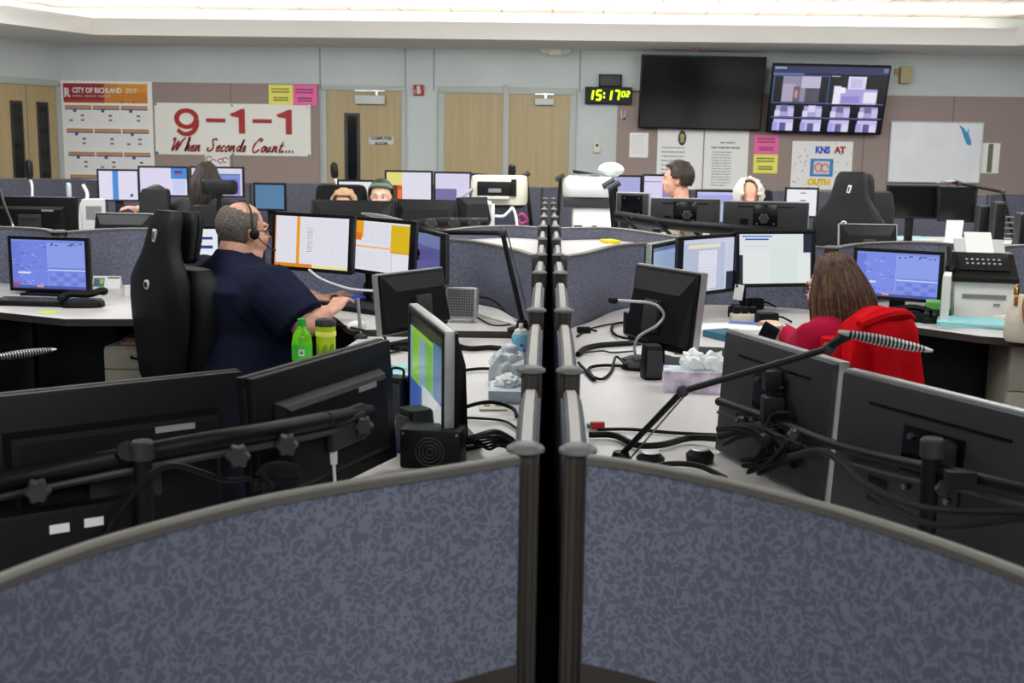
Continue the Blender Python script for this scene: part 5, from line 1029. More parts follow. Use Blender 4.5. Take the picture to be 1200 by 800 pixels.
# bottle and tumbler
p = at(354, 445, ZL); p = V((Pd(354, 410, 3.8).x, 3.8, ZL)); k = (Pd(354, 373, 3.8).z-ZL)/.235
t = thing('soda_bottle', 'green plastic soda bottle with a white-marked label beside the seated man', 'bottle', p); T = Matrix.Scale(k, 4)
MB().lathe([(.001, 0), (.026, 0), (.034, .012), (.035, .05), (.0335, .085), (.035, .12), (.035, .155), (.0315, .175), (.024, .192), (.015, .203), (.013, .215), (.001, .216)], seg=28, T=T).build('bottle_body', 'greenliq', t)
lb = MB().lathe([(.0352, .092), (.0356, .094), (.0362, .145), (.0355, .147)], seg=28, T=T).build('label', 'greenlab', t); MB().lathe([(.001, .21), (.0145, .21), (.0148, .213), (.0145, .234), (.001, .235)], seg=24, T=T).build('cap', 'greencap', t)
MB().box((.006, -.0362, .12), (.02, .003, .022), T=T).build('label_patch', 'white', lb); MB().box((.006, -.038, .12), (.011, .002, .012), T=T).build('patch_mark', 'greencap', lb)
p = V((Pd(382, 410, 3.86).x, 3.86, ZL)); h = Pd(382, 372, 3.86).z-ZL
t = thing('travel_tumbler', 'lime tumbler with a dark lid standing right of the green bottle', 'tumbler', p)
MB().lathe([(.001, 0), (.027, 0), (.03, .006), (.034, h-.03), (.034, h-.026), (.001, h-.026)], seg=28).build('cup', 'lime', t); lid = MB().lathe([(.001, h-.028), (.036, h-.028), (.036, h-.012), (.03, h-.004), (.001, h)], seg=28).build('lid', 'dgrey', t)
MB().lathe([(.0352, h*.72), (.0356, h*.725), (.0356, h*.79), (.0352, h*.795)], seg=28).build('band', 'yelp', t)
mb = MB()
for q in range(5): mb.ell((.031*cos(-2.3+q*.45), .031*sin(-2.3+q*.45), h*.42), (.008, .008, h*.2), rot=Matrix.Rotation(.25*(q % 2), 3, 'Y'), u=10, v=6)
mb.build('leaf_pattern', 'darkgreen', t)
# the man's desk
keyboard('black keyboard under the seated man\'s right hand', at(418, 363, ZLR)+V((0, 0, 0)), rad(-38))
def flat(name, label, cat, px, py, z, w, d, h, rz, m, b=.0, part='sheet'):
    t = thing(name, label, cat, at(px, py, z), rad(rz)); MB().box((0, 0, h/2), (w, d, h), b=b).build(part, m, t); return t
flat('mouse_mat', 'blue mat behind the seated man\'s keyboard', 'mat', 434, 350, ZLR, .26, .2, .004, -30, 'bluepad', .002)
flat('paper_sheet', 'pale teal paper lying left of the blue mat', 'paper', 405, 350, ZLR, .22, .25, .003, -25, 'teal')
flat('notepad', 'small white notepad below the screen with the orange column', 'notepad', 372, 343, ZLR, .12, .16, .03, 20, 'lgrey', .003)
t = thing('mouse', 'white computer mouse in front of the seated man\'s keyboard', 'mouse', at(418, 385, ZLR), rad(-30)); MB().ell((0, 0, .012), (.032, .055, .024)).build('mouse_body', 'white', t); MB().box((0, .02, .036), (.006, .02, .004), b=.002).build('wheel', 'dgrey', t)
t = thing('stylus', 'grey pen standing in a holder beside the white mouse', 'pen', at(423, 396, ZL), 0); MB().lathe([(.001, 0), (.03, 0), (.026, .012), (.009, .02), (.001, .02)]).build('holder', 'dgrey', t); MB().tube([(0, 0, .015), (-.004, 0, .05), (-.012, 0, .17)], [.004, .0075, .007]).build('barrel', 'silver', t)
speaker('small black speaker on the raised worktop left of the old square monitor', at(436, 347, ZLR), .3, .09, .07, .075)
cable([Pd(362, 316, 5.55), Pd(375, 326, 5.5), Pd(395, 334, 5.42), Pd(415, 339, 5.36), Pd(446, 341, 5.3)], .006, 'white cable looping below the screen with the orange column', 'white')
# silver speaker
p = at(540, 378, ZLR); t = thing('silver_speaker', 'square silver loudspeaker with a dotted grille on the raised worktop', 'speaker', p, rad(-8)); w = .142; T = Matrix.Translation((0, 0, .09)) @ Matrix.Rotation(rad(-8), 4, 'X')
MB().box((0, .03, 0), (w, .07, w), b=.012, T=T).build('cabinet', 'silver', t); g = MB().box((0, -.006, 0), (w*.9, .006, w*.9), b=.004, T=T).build('grille', 'grey', t); mb = MB()
for i in range(10):
    for j in range(10): mb.box(((i-4.5)*.0118, -.0098, (j-4.5)*.0118), (.0065, .002, .0065), T=T)
mb.build('grille_holes', 'dgrey', g)['kind'] = 'stuff'
MB().tube(spline([(-.045, .03, .03), (-.05, 0, .006), (.05, 0, .006), (.045, .03, .03)], 5), .006).build('stand', 'silver', t)
# left near desk
speaker('small black speaker with a hook behind the edge-on glossy monitor', at(466, 489, ZL), -.4, .075, .07, .125, True)
speaker('small black speaker in front of the edge-on glossy monitor', at(487, 530, ZL), -.9, .09, .08, .12)
t = thing('fan_box', 'black box with a round fan grille behind the nearest left panel', 'box', at(505, 548, ZL), rad(-6)); MB().box((0, .03, .05), (.155, .09, .1), b=.008).build('case', 'black', t); mb = MB()
for r_ in (.036, .027, .018, .009): mb.tube([(r_*cos(2*pi*q/24), -.017, .045+r_*sin(2*pi*q/24)) for q in range(25)], .0022, seg=6)
mb.build('fan_guard', 'dgrey', t)
for sx in (-1, 1): MB().cyl((sx*.068, -.014, .09), (sx*.068, -.018, .09), .0035).build('screw', 'steel', t)
flat('mouse_mat', 'cobalt blue mat under the right end of the near left monitor', 'mat', 458, 520, ZL, .2, .2, .005, 20, 'bluepad', .002)
t = thing('headset_mic', 'black clip resting on the cobalt blue mat', 'clip', at(455, 517, ZL+.006), .5); MB().tube(spline([(-.05, 0, .012), (-.02, .01, .02), (.02, 0, .018), (.05, -.01, .01)], 5), .008).build('clip_body', 'black', t); MB().ell((.05, -.01, .012), (.016, .012, .01)).build('clip_end', 'dgrey', t)
flat('folder', 'teal paper folder lying behind the edge-on glossy monitor', 'folder', 487, 437, ZL, .34, .24, .012, 3, 'teal'); flat('paper_stack', 'white papers under the front edge of the teal folder', 'papers', 480, 450, ZL, .3, .1, .004, 3, 'paper')
t = thing('tissue_box', 'pale tissue box against the left partition row', 'tissue box', V((-.132, 3.57, ZL)), 0); MB().box((0, .09, .02), (.115, .18, .04), b=.003).build('carton', 'tissuebox2', t)
crumple((0, .1, .05), (.04, .055, .025), 2).build('tissue', 'tissue', t)
t = thing('plastic_bag', 'crumpled clear plastic bag beside the blue spray can', 'bag', V((-.135, 3.9, ZL)), 0); crumple((0, 0, .06), (.07, .08, .06), 7, .4).ell((0,0,.12),(.03,.03,.02)).build('bag_film', 'plasticbag', t)
p = V((Pd(610, 420, 4.1).x, 4.1, ZL)); h = Pd(608, 390, 4.1).z-ZL; t = thing('spray_can', 'blue and white spray can by the left partition row', 'can', p)
MB().lathe([(.001, 0), (.031, 0), (.033, .006), (.033, h-.012), (.029, h-.002), (.001, h)], seg=26).build('can_body', 'canblue', t); MB().lathe([(.001, h-.002), (.027, h-.002), (.022, h+.012), (.012, h+.016), (.001, h+.016)], seg=22).build('shoulder', 'white', t); MB().lathe([(.001, h+.014), (.009, h+.014), (.008, h+.034), (.001, h+.036)]).box((0, -.012, h+.026), (.008, .02, .008), b=.002).build('nozzle', 'beige', t)
mb = MB(); rn = random.Random(9)
for i in range(9):
    a = -2.2+rn.random()*1.3; mb.box((.0333*cos(a), .0333*sin(a), .03+i*(h-.06)/9), (.0016, .014, .007), rot=Matrix.Rotation(a, 3, 'Z'))
mb.build('label_marks', 'magenta', t)
t = thing('power_outlet', 'flush double power outlet set in the left desk', 'outlet', at(577, 477, ZL), .1); MB().box((0, 0, .003), (.085, .11, .006), b=.002).build('cover', 'beige', t)
for sx in (-1, 1): MB().box((sx*.018, -.0, .0065), (.02, .03, .002), b=.0008).build('socket', 'grey', t)
# left blue desk
keyboard('black keyboard before the blue screen on the left desk', at(38, 357, ZLR), rad(-4), .36, .13)
flat('sticky_note', 'yellow-green sticky note hanging at the left desk edge', 'note', 57, 366, ZLR, .085, .1, .002, 6, 'sticky')
t = thing('telephone', 'black telephone handset and cradle right of the left keyboard', 'telephone', at(98, 359, ZLR), .15); MB().ring([sring(0, 0, z, .095*k, .07*k, 4) for z, k in ((0, 1), (.02, .98), (.035, .85))], 0).build('cradle', 'black', t)
MB().tube(spline([(-.09, -.02, .05), (-.05, -.015, .062), (.03, 0, .06), (.08, .03, .075)], 5), .017).ell((-.09, -.02, .044), (.025, .025, .02)).ell((.085, .035, .07), (.025, .022, .02)).build('handset', 'black', t)
t = thing('desk_calendar', 'small tent calendar card with a green picture behind the black telephone', 'calendar', at(126, 337, ZLR), .05);
MB().add([(-.075, -.03, 0), (.075, -.03, 0), (.075, 0, .065), (-.075, 0, .065), (-.075, .03, 0), (.075, .03, 0)], [[0, 1, 2, 3], [3, 2, 5, 4], [0, 3, 4], [1, 5, 2], [0, 4, 5, 1]]).build('card', 'paper', t)
T = Matrix.Translation((0, -.0155, .0335)) @ Matrix.Rotation(rad(-24.8), 4, 'X'); MB().quad(-.07, -.028, -.01, .022, -.001, 0, (80, 130, 70), T=T).quad(-.06, -.02, -.03, .01, -.0014, 0, (60, 90, 150), T=T).quad(-.035, -.01, -.015, .015, -.0018, 0, (170, 190, 120), T=T).quad(.005, .02, .07, .028, -.001, 0, (70, 70, 76), T=T).build('printing', 'ink', t)
t = thing('card_box', 'small white box right of the tent calendar', 'box', at(155, 347, ZLR), .3); MB().box((0, 0, .025), (.07, .06, .05), b=.003).build('carton', 'paper', t); MB().box((0, 0, .052), (.074, .064, .006), b=.002).build('lid', 'white', t)
# ------------------------------------------------------------------ right desk
speaker('small black speaker beside the gooseneck microphone base', at(763, 443, ZR), .2, .068, .075, .118)
t = thing('tissue_box', 'lilac patterned tissue box behind the ribbed lamp elbow', 'tissue box', at(818, 461, ZR), rad(-6)); MB().box((0, .06, .035), (.23, .12, .07), b=.003).build('carton', 'tissuebox', t); MB().box((0, .06, .0705), (.2, .09, .002)).build('top_panel', 'tissuebox2', t)
for cx, sd in ((-.02, 1), (.045, 4)):
    crumple((cx, .06, .09), (.04, .035, .04), sd, .45).build('tissue', 'tissue', t)
flat('rubber_mat', 'black rubber mat under the old square monitor on the right desk', 'mat', 790, 425, ZR, .34, .2, .006, -12, 'black', .002); 
flat('mouse_mat', 'black mat between the square monitor and the tissue box', 'mat', 828, 412, ZR, .24, .2, .004, -10, 'black', .002)
t = thing('paper_cup', 'white paper cup near the long-haired woman\'s hand', 'cup', V((Pd(907, 400, 4.55).x, 4.55, ZR))); MB().lathe([(.001, 0), (.028, 0), (.04, .105), (.043, .107), (.043, .112), (.039, .112), (.036, .1), (.001, .098)], seg=28).build('cup', 'cupw', t)
t = thing('mobile_phone', 'black phone leaning against the paper cup', 'phone', V((Pd(897, 400, 4.46).x, 4.46, ZR)), -.6); MB().box((0, 0, .065), (.07, .01, .13), rot=Matrix.Rotation(rad(25), 3, 'Y'), b=.004).build('body', 'black', t); MB().box((0, -.006, .065), (.062, .002, .115), rot=Matrix.Rotation(rad(25), 3, 'Y')).build('screen', 'glass', t)
flat('paper_stack', 'white papers spread right of the old square monitor', 'papers', 850, 386, ZR, .34, .22, .014, 12, 'paper'); flat('folder', 'dark teal folder standing proud of the white papers', 'folder', 850, 396, ZR, .13, .15, .03, 30, mat('dark_teal', (50, 100, 120), .5), .003, 'cover')
flat('note_pad', 'blue ruled pad left of the paper cup', 'notepad', 873, 382, ZR+.001, .14, .08, .016, -20, mat('blue_pad_cover', (96, 112, 190), .6), .002, 'cover')
t = thing('power_strip', 'beige power strip with black plugs under the white spreadsheet screen', 'power strip', at(872, 377, ZR), .1); MB().box((0, 0, .02), (.13, .06, .04), b=.008).build('housing', 'beige', t)
for i in range(3): MB().box((-.04+.04*i, .0, .055), (.03, .035, .035), b=.006).build('plug', 'black', t)
for lab, px, py, w in (('black power brick right of the beige power strip', 898, 380, .1), ('black power brick hanging in the cable tangle above the power strip', 863, 372, .07), ('black power brick behind the beige power strip', 884, 362, .08)):
    t = thing('power_brick', lab, 'adapter', at(px, py, ZR), .4); MB().box((0, 0, .028), (w, .06, .056), b=.01).build('case', 'black', t); MB().tube(spline([(w/2, 0, .02), (w/2+.04, .02, .03), (w/2+.09, .0, .006)], 5), .005).build('lead', 'rubber', t)
t = thing('paper_tag', 'white paper tag hanging below the white spreadsheet screen', 'tag', Pd(866, 334, 5.62)); MB().box((0, 0, -.035), (.045, .002, .075), rot=Matrix.Rotation(.12, 3, 'Y')).build('tag_card', 'paper', t); MB().cyl((0, .004, .0), (0, .004, .02), .002).build('string', 'grey', t)
t = thing('phone_console', 'black phone console under the large blue screen', 'telephone', at(1068, 376, ZR), rad(-20)); MB().box((0, 0, .025), (.15, .1, .04), b=.01).build('base', 'black', t); MB().tube(spline([(-.07, -.01, .055), (0, 0, .066), (.07, .01, .055)], 4), .015).ell((-.07, -.01, .05), (.022, .022, .018)).ell((.07, .01, .05), (.022, .022, .018)).build('handset', 'black', t)
t = thing('trackball', 'black two-ball controller right of the phone console', 'controller', at(1090, 378, ZR), 0); MB().ring([sring(0, 0, z, .05*k, .04*k, 3) for z, k in ((0, 1), (.02, .95), (.03, .7))], 0).build('base', 'black', t); MB().ell((-.02, 0, .036), (.018, .018, .018)).build('ball', 'dgrey', t); MB().ell((.022, 0, .036), (.018, .018, .018)).build('ball', 'dgrey', t)
# fax machine, binder, folders, handbag
p = at(1152, 366, ZR); p = V((Pd(1153, 350, 5.62).x, 5.62, ZR))
t = thing('fax_machine', 'black and white fax machine with paper in its tray on the right desk', 'fax machine', p, rad(-12)); hh = Pd(1150, 331, 5.6).z-ZR
MB().box((0, .15, hh*.5), (.27, .3, hh), b=.012).build('body', 'white', t)
X = Matrix.Translation((0, 0, hh)); rg = [[V((sx*.15, y, z)) for sx, z in ((-1, 0), (1, 0), (1, zt_), (-1, zt_))] for y, zt_ in ((-.02, .02), (.02, .035), (.2, .125), (.3, .13))]
MB().ring(rg, 0, True, False, T=X).build('control_lid', 'black', t); pn = MB().box((.0, .11, hh+.083), (.24, .15, .012), rot=Matrix.Rotation(rad(26), 3, 'X'), b=.003).build('control_panel', 'black', t); mb = MB()
for i in range(7):
    for j in range(2): mb.box((-.075+.025*i, .09+.035*j, hh+.083+.017*j), (.012, .008, .008), b=.002)
mb.build('buttons', 'lgrey', pn)
MB().box((0, .27, hh+.145), (.24, .006, .15), rot=Matrix.Rotation(rad(-58), 3, 'X'), b=.002).build('paper_tray', 'lgrey', t); MB().box((.0, .29, hh+.165), (.13, .003, .2), rot=Matrix.Rotation(rad(-58), 3, 'X')).build('paper', 'paper', t); MB().box((0, -.002, hh*.62), (.2, .006, .02)).box((.06, -.004, hh*.42), (.03, .004, .008)).build('front_slot', 'grey', t)
MB().tube(spline([(-.14, .02, hh+.05), (-.165, .05, hh+.065), (-.155, .2, hh+.14)], 5), .018).build('handset', 'black', t)
t = thing('binder', 'white and green binder standing left of the fax machine', 'binder', V((Pd(1108, 350, 5.35).x, 5.35, ZR)), rad(-20)); MB().box((0, .1, .12), (.035, .2, .24), b=.003).build('cover', 'white', t); MB().box((-.019, .1, .12), (.003, .19, .22)).build('green_side', mat('green_print', (120, 170, 120), .6), t)
t = thing('book_stack', 'green booklets stacked behind the large blue screen', 'booklets', V((Pd(1099, 360, 5.6).x, 5.6, ZR)), -.3); MB().box((0, 0, .03), (.12, .16, .06)).build('dark_volumes', mat('dark_green_cover', (40, 70, 60), .6), t); MB().box((0, 0, .075), (.11, .15, .03)).build('green_volumes', mat('bright_green_cover', (120, 190, 90), .6), t)
t = thing('folder', 'pale teal folders stacked on the right desk edge before the fax machine', 'folder', at(1137, 383, ZR), rad(-18)); 
for i, (a, m) in enumerate(((0, 'paper'), (.06, 'teal'), (-.03, 'teal'))): MB().box((0, 0, .006+.011*i), (.29, .27, .01), rot=Matrix.Rotation(a, 3, 'Z')).build('cover', m, t)
t = thing('spectacle_case', 'black spectacles lying in front of the fax machine', 'glasses', at(1141, 363, ZR), rad(-25)); mb = MB()
for s in (-1, 1): mb.tube([(s*.035+.03*cos(2*pi*i/20), .022*sin(2*pi*i/20), .012) for i in range(21)], .005, seg=6)
mb.build('frame', 'black', t); MB().tube(spline([(-.065, 0, .012), (-.06, .06, .012), (-.03, .1, .01)], 4), .004).build('temple', 'black', t)
t = thing('cup_stack', 'crumpled white tissue and cup before the fax machine', 'paper', at(1152, 356, ZR), 0); MB().lathe([(.001, 0), (.03, 0), (.038, .07), (.001, .072)]).build('cup', 'paper', t); MB().ell((.07, .01, .035), (.04, .03, .035), u=9, v=6).build('tissue', 'tissue', t)
hb = V((Pd(1224, 360, 4.95).x, 4.95, ZR)); t = thing('handbag', 'cream canvas handbag with a brown leather handle at the right picture edge', 'handbag', hb, rad(-20))
MB().ring([sring(0, 0, z, rx, ry, 3) for z, rx, ry in ((0, .145, .075), (.02, .155, .08), (.1, .15, .07), (.17, .135, .045), (.2, .125, .022))], 0).build('bag_body', 'bagw', t)
MB().tube(spline([(-.075, -.055, .2), (-.08, -.075, .15), (-.06, -.1, .07), (0, -.11, .04), (.06, -.1, .07), (.08, -.075, .15), (.075, -.055, .2)], 6), .011).build('handle', 'leather', t)
MB().lathe([(.001, 0), (.012, 0), (.012, .03), (.006, .045), (.001, .046)], (-.115, -.03, .2)).build('clasp', 'brass', t); MB().box((-.115, -.04, .175), (.016, .006, .04), b=.002).build('charm', 'leather', t)
t = thing('strap', 'beige strap and dark pouch in front of the handbag', 'pouch', at(1190, 379, ZR), 0); MB().tube(spline([(-.09, .02, .02), (-.04, -.03, .03), (.03, -.02, .02), (.09, -.03, .02)], 5), .016).build('strap_band', 'bagw', t); MB().ell((.04, .0, .03), (.06, .03, .02)).build('pouch_body', 'dgrey', t)

# ================================================================== FAR CONSOLE MACHINES
p = V((Pd(584, 230, 8.8).x, 8.8, ZF)); w = 68/1350*8.8*.98; zc, zt_ = Pd(584, 238.5, 8.8).z-ZF, Pd(584, 205, 8.8).z-ZF
t = thing('side_cabinet', 'navy drawer cabinet carrying the beige printer', 'cabinet', p+V((.07, .25, 0))); MB().box((0, 0, (zc-.01)/2), (w*.62, .42, zc-.01), b=.006).build('body', 'navyd', t)
for i in range(2): MB().box((0, -.215, zc*(.3+.44*i)), (w*.56, .02, zc*.36), b=.004).build('drawer', 'navyd', t)
t = thing('printer', 'beige printer with a dark paper slot on the navy cabinet', 'printer', p+V((0, 0, zc-.008))); hh = zt_-zc
MB().ring([sring(0, .22, z*hh, w/2*k, .24*k, 6) for z, k in ((0, .98), (.1, 1), (.75, 1), (.95, .97), (1, .9))], 0).build('body', 'beige', t); MB().box((-w*.07, -.02, hh*.56), (w*.6, .03, hh*.5), b=.01).build('paper_slot', 'black', t); MB().box((-w*.06, -.05, hh*.26), (w*.52, .1, .02), b=.006).build('output_tray', 'lgrey', t); MB().box((-w*.06, -.03, hh*.5), (w*.22, .04, hh*.14), b=.004).build('slot_guide', 'grey', t); MB().box((w*.27, -.03, hh*.6), (w*.09, .02, hh*.6), b=.006).build('black_side', 'black', t)
cp = V((Pd(691, 235, 8.4).x, 8.4, ZF)); w = 60/1350*8.4; z1, z2, z3 = Pd(691, 243, 8.4).z-ZF, Pd(691, 231, 8.4).z-ZF, Pd(691, 207, 8.4).z-ZF
t = thing('copier', 'white copier with a dark band right of the middle partition\'s far end', 'copier', cp); MB().box((w*.08, .22, z1/2), (w*.8, .42, z1), b=.015).build('body', 'white', t); MB().box((0, .22, (z1+z2)/2), (w, .46, z2-z1), b=.008).build('dark_band', 'dgrey', t)
MB().ring([sring(0, .22, z2+(z3-z2)*u, w/2*k*1.04, .25*k, 5) for u, k in ((0, .97), (.15, 1), (.6, 1), (.85, .93), (1, .8))], 0).build('lid', 'lgrey', t); MB().box((-.08, -.004, z1-.14), (.06, .01, .02)).build('front_mark', 'dgrey', t); MB().box((.06, -.004, z1-.14), (.08, .01, .02)).build('front_mark', 'dgrey', t); MB().box((w*.33, -.03, z1-.19), (w*.36, .06, .14), b=.01).build('side_tray', 'white', t)
MB().box((w*.02, .2, z3+.012), (w*.5, .2, .01)).build('lid_seam', 'grey', t)
t = thing('desk_fan_cover', 'crumpled white cloth and black strap on top of the copier', 'cloth', cp+V((w*.42, .2, z3))); MB().ell((0, 0, .05), (.1, .08, .055), u=9, v=6).build('cloth', 'tissue', t); MB().box((-.18, 0, .02), (.2, .06, .025), rot=Matrix.Rotation(.15, 3, 'Y'), b=.006).build('strap', 'black', t)
t = thing('bent_pipe', 'white bent pipe rising beside the navy cabinet', 'pipe', V((Pd(576, 262, 8.3).x, 8.3, ZF))); MB().tube(spline([(0, 0, 0), (0, 0, Pd(576, 245, 8.3).z-ZF), (-.01, 0, Pd(575, 240, 8.3).z-ZF), (-.06, 0, Pd(570, 237, 8.3).z-ZF)], 6), .022).build('pipe', 'white', t); MB().lathe([(0, 0), (.06, 0), (.05, .02), (0, .02)]).build('base', 'white', t)
cable([Pd(580, 253, 8.25), Pd(590, 253, 8.25), Pd(597, 247, 8.25), Pd(601, 244, 8.25), V((Pd(606, 240, 8.25).x, 8.25, 1.02)), V((Pd(608, 240, 8.25).x, 8.25, ZF+.012))], .011, 'white cable bowed in front of the navy cabinet', 'white')
cable([Pd(607, 254, 8.6), Pd(612, 251, 8.6), Pd(618, 258, 8.6), Pd(611, 262, 8.6), Pd(606, 258, 8.6), V((Pd(610, 262, 8.6).x, 8.6, .9)), V((Pd(613, 262, 8.6).x, 8.6, ZF+.014))], .014, 'magenta cable coil beside the navy cabinet', 'magenta')
t = thing('laptop', 'silver-edged tilted laptop leaning left of the beige printer', 'laptop', V((Pd(548, 236, 8.9).x, 8.9, ZF))); a_, b_2 = Pd(539, 233, 8.9)-t.location, Pd(558, 218, 8.9)-t.location; MB().tube([(0, 0, 0), (0, 0, a_.z)], .03).build('stand', 'black', t); MB().box((a_+b_2)/2, ((b_2-a_).length, .2, .02), rot=Matrix.Rotation(-atan2(b_2.z-a_.z, b_2.x-a_.x), 3, 'Y'), b=.006).build('lid', 'silver', t)
# far left bits
t = thing('leaflet_screen', 'small silver-edged monitor seen edge-on left of the city calendar foot', 'monitor', V((Pd(81, 230, 9.4).x, 9.4, ZF)), rad(-66)); zz = Pd(81, 216, 9.4).z-ZF; MB().box((0, 0, zz-.13), (.4, .03, .28), b=.006).build('casing', 'silver', t); MB().quad(-.18, zz-.25, .18, zz-.01, -.0165, 0, (150, 176, 210)).quad(-.1, zz-.2, .02, zz-.06, -.0169, 0, (70, 110, 170)).build('screen', 'glow', t); MB().cyl((0, .02, 0), (0, .02, zz-.2), .03).lathe([(0, 0), (.12, 0), (.1, .02), (0, .02)]).build('stand', 'black', t)
cable([Pd(97, 216, 9.3), Pd(102, 226, 9.3), Pd(101, 236, 9.3), Pd(95, 242, 9.3), V((Pd(93, 250, 9.3).x, 9.3, ZF+.014))], .014, 'white curved cable beside the edge-on silver monitor', 'white')
t = thing('grey_box', 'light grey angled box left of the screen with the blue column', 'box', V((Pd(110, 240, 9.35).x, 9.35, ZF)), rad(20)); zz = Pd(110, 233, 9.35).z-ZF; MB().prism([(-.09, -.1), (.09, -.1), (.07, .1), (-.07, .1)], 0, zz).build('body', 'lgrey', t); MB().box((0, -.102, zz*.7), (.12, .006, zz*.3)).build('front_plate', 'grey', t)
cable([Pd(0, 222, 6.6), Pd(5, 240, 6.55), Pd(14, 262, 6.5), Pd(16, 270, 6.45)], .009, 'thin grey rod slanting at the left picture edge', 'steel', 'lamp_rod', 'rod')
# far right bits
for lab, px, y0, y1, d in (('dark tower speaker beside the switched-off screen', 1149, 240, 276, 10.4), ('dark tower speaker left of the far lamp upright', 1167, 236, 282, 10.2), ('dark tower speaker at the right picture edge', 1196, 249, 288, 9.4)):
    b = V((Pd(px, y1, d).x, d, ZF)); hh = Pd(px, y0, d).z-ZF; t = thing('tower_speaker', lab, 'speaker', b); MB().box((0, 0, hh/2), (.1, .12, hh), b=.02).build('cabinet', 'dgrey', t); MB().box((0, -.062, hh*.5), (.08, .006, hh*.9), b=.003).build('grille', 'black', t)
t = thing('wire_tray', 'grey wire letter tray between the two tower speakers', 'tray', V((Pd(1172, 275, 10.5).x, 10.5, ZF)), 0); mb = MB()
for i in range(6): mb.box((0, -.06, .03+.05*i), (.22, .01, .012))
for sx in (-1, 1): mb.box((sx*.11, -.06, .16), (.012, .012, .32))
mb.build('rack', 'grey', t); MB().box((0, 0, .01), (.22, .2, .02)).build('base', 'grey', t)
for i, (px, py, lab, m) in enumerate(((1075, 268, 'pale keyboard tray below the switched-off screens', 'lgrey'), (1060, 274, 'green tinted papers on the far right worktop', 'teal'))): q = flat('paper_stack' if i else 'keyboard_tray', lab, 'papers' if i else 'tray', px, py, ZF, .4, .25, .02, 5, m, .004); q.location = (Pd(px, py, 11.2+.3*i).x, 11.2+.3*i, ZF)
t = thing('notice_card', 'white notice card propped below the right-hand switched-off screen', 'card', V((Pd(1118, 268, 9.9).x, 9.9, ZF)), 0); hh = Pd(1118, 258, 9.9).z-ZF; MB().box((0, 0, hh/2), (.14, .006, hh), rot=Matrix.Rotation(.1, 3, 'X')).build('card', 'paper', t); MB().box((0, .03, hh*.25), (.02, .06, hh*.5)).build('strut', 'paper', t)
t = thing('red_gadget', 'red and black gadget right of the white lit screen', 'gadget', V((Pd(966, 260, 9.6).x, 9.6, ZF)), 0); MB().box((0, 0, .12), (.1, .1, .24), b=.02).build('body', 'black', t); MB().box((0, -.05, .1), (.07, .02, .06), b=.008).build('red_front', 'redplug', t); MB().ell((0, 0, .26), (.03, .03, .04)).build('knob', 'silver', t)


# ================================================================== CABLES
D = lambda px, py, z: Pz(px, py, z)
cable([D(606, 446, ZL+.01), D(585, 434, ZL+.012), D(560, 432, ZL+.01), D(525, 437, ZL+.008)], .006, 'thin black cable lying on the left desk behind the glossy monitor')
cable([D(600, 410, ZL+.012), D(575, 407, ZL+.012), D(550, 408, ZL+.012), D(520, 403, ZL+.012), D(455, 404, ZL+.012)], .011, 'thick black cable lying below the raised worktop edge')
cable([D(529, 487, ZL+.008), D(548, 476, ZL+.03), D(575, 471, ZL+.04), D(600, 478, ZL+.02), D(606, 488, ZL+.008)], .006, 'black cable arching over the flush power outlet')
cable([D(532, 489, ZL+.007), D(560, 490, ZL+.007), D(590, 493, ZL+.007), D(606, 502, ZL+.007)], .004, 'thin black cable lying below the flush power outlet')
cable([D(538, 518, ZL+.02), D(556, 512, ZL+.06), D(580, 506, ZL+.07), D(598, 514, ZL+.03), D(606, 522, ZL+.01)], .008, 'thick grey cable curving beside the fan box', 'dgrey')
rn = random.Random(3)
for i in range(5): cable([D(540+4*i, 522-2*i, ZL+.012), D(560+3*i, 514+3*i, ZL+.05-.006*i), D(585, 512+2.5*i, ZL+.04), D(604, 520+2*i, ZL+.012)], .004, 'one of the thin black cables tangled beside the fan box', group='cables tangled beside the fan box')
for i in range(4): cable([D(550+2*i, 358+2*i, ZLR+.03), D(566, 360+3*i, ZLR+.025), D(585, 365+3*i, ZLR+.02), D(600+2*i, 374+2*i, ZLR+.012)], .009, 'one of the white cables running right of the silver speaker', 'white', group='white cables beside the silver speaker')
cable([D(515, 352, ZLR+.06), D(522, 338, ZLR+.08), D(536, 336, ZLR+.06), D(556, 346, ZLR+.05), D(578, 352, ZLR+.05), D(598, 372, ZLR+.012)], .006, 'black cable looping over the silver speaker')
cable([D(560, 372, ZLR+.008), D(575, 380, ZLR+.008), D(592, 381, ZLR+.008), D(608, 376, ZLR+.008)], .004, 'thin black cable lying before the lamp foot')
t = thing('power_brick', 'black power brick lying right of the silver speaker', 'adapter', at(563, 352, ZLR), .2); MB().box((0, 0, .03), (.09, .06, .055), b=.01).build('case', 'black', t); MB().tube([(.045, 0, .03), (.09, .01, .012)], .005).build('lead', 'rubber', t)
cable([D(452, 424, ZL+.02), D(470, 431, ZL+.02), D(495, 434, ZL+.03), D(515, 431, ZL+.05)], .004, 'thin white cable crossing the teal folder', 'lgrey')
cable([D(386, 378, ZLR), D(445, 392, ZL+.05), D(452, 402, ZL+.02), D(470, 410, ZL+.01), D(446, 414, ZL+.01), D(462, 402, ZL+.02)], .005, 'black cable loop at the foot of the left square monitor')
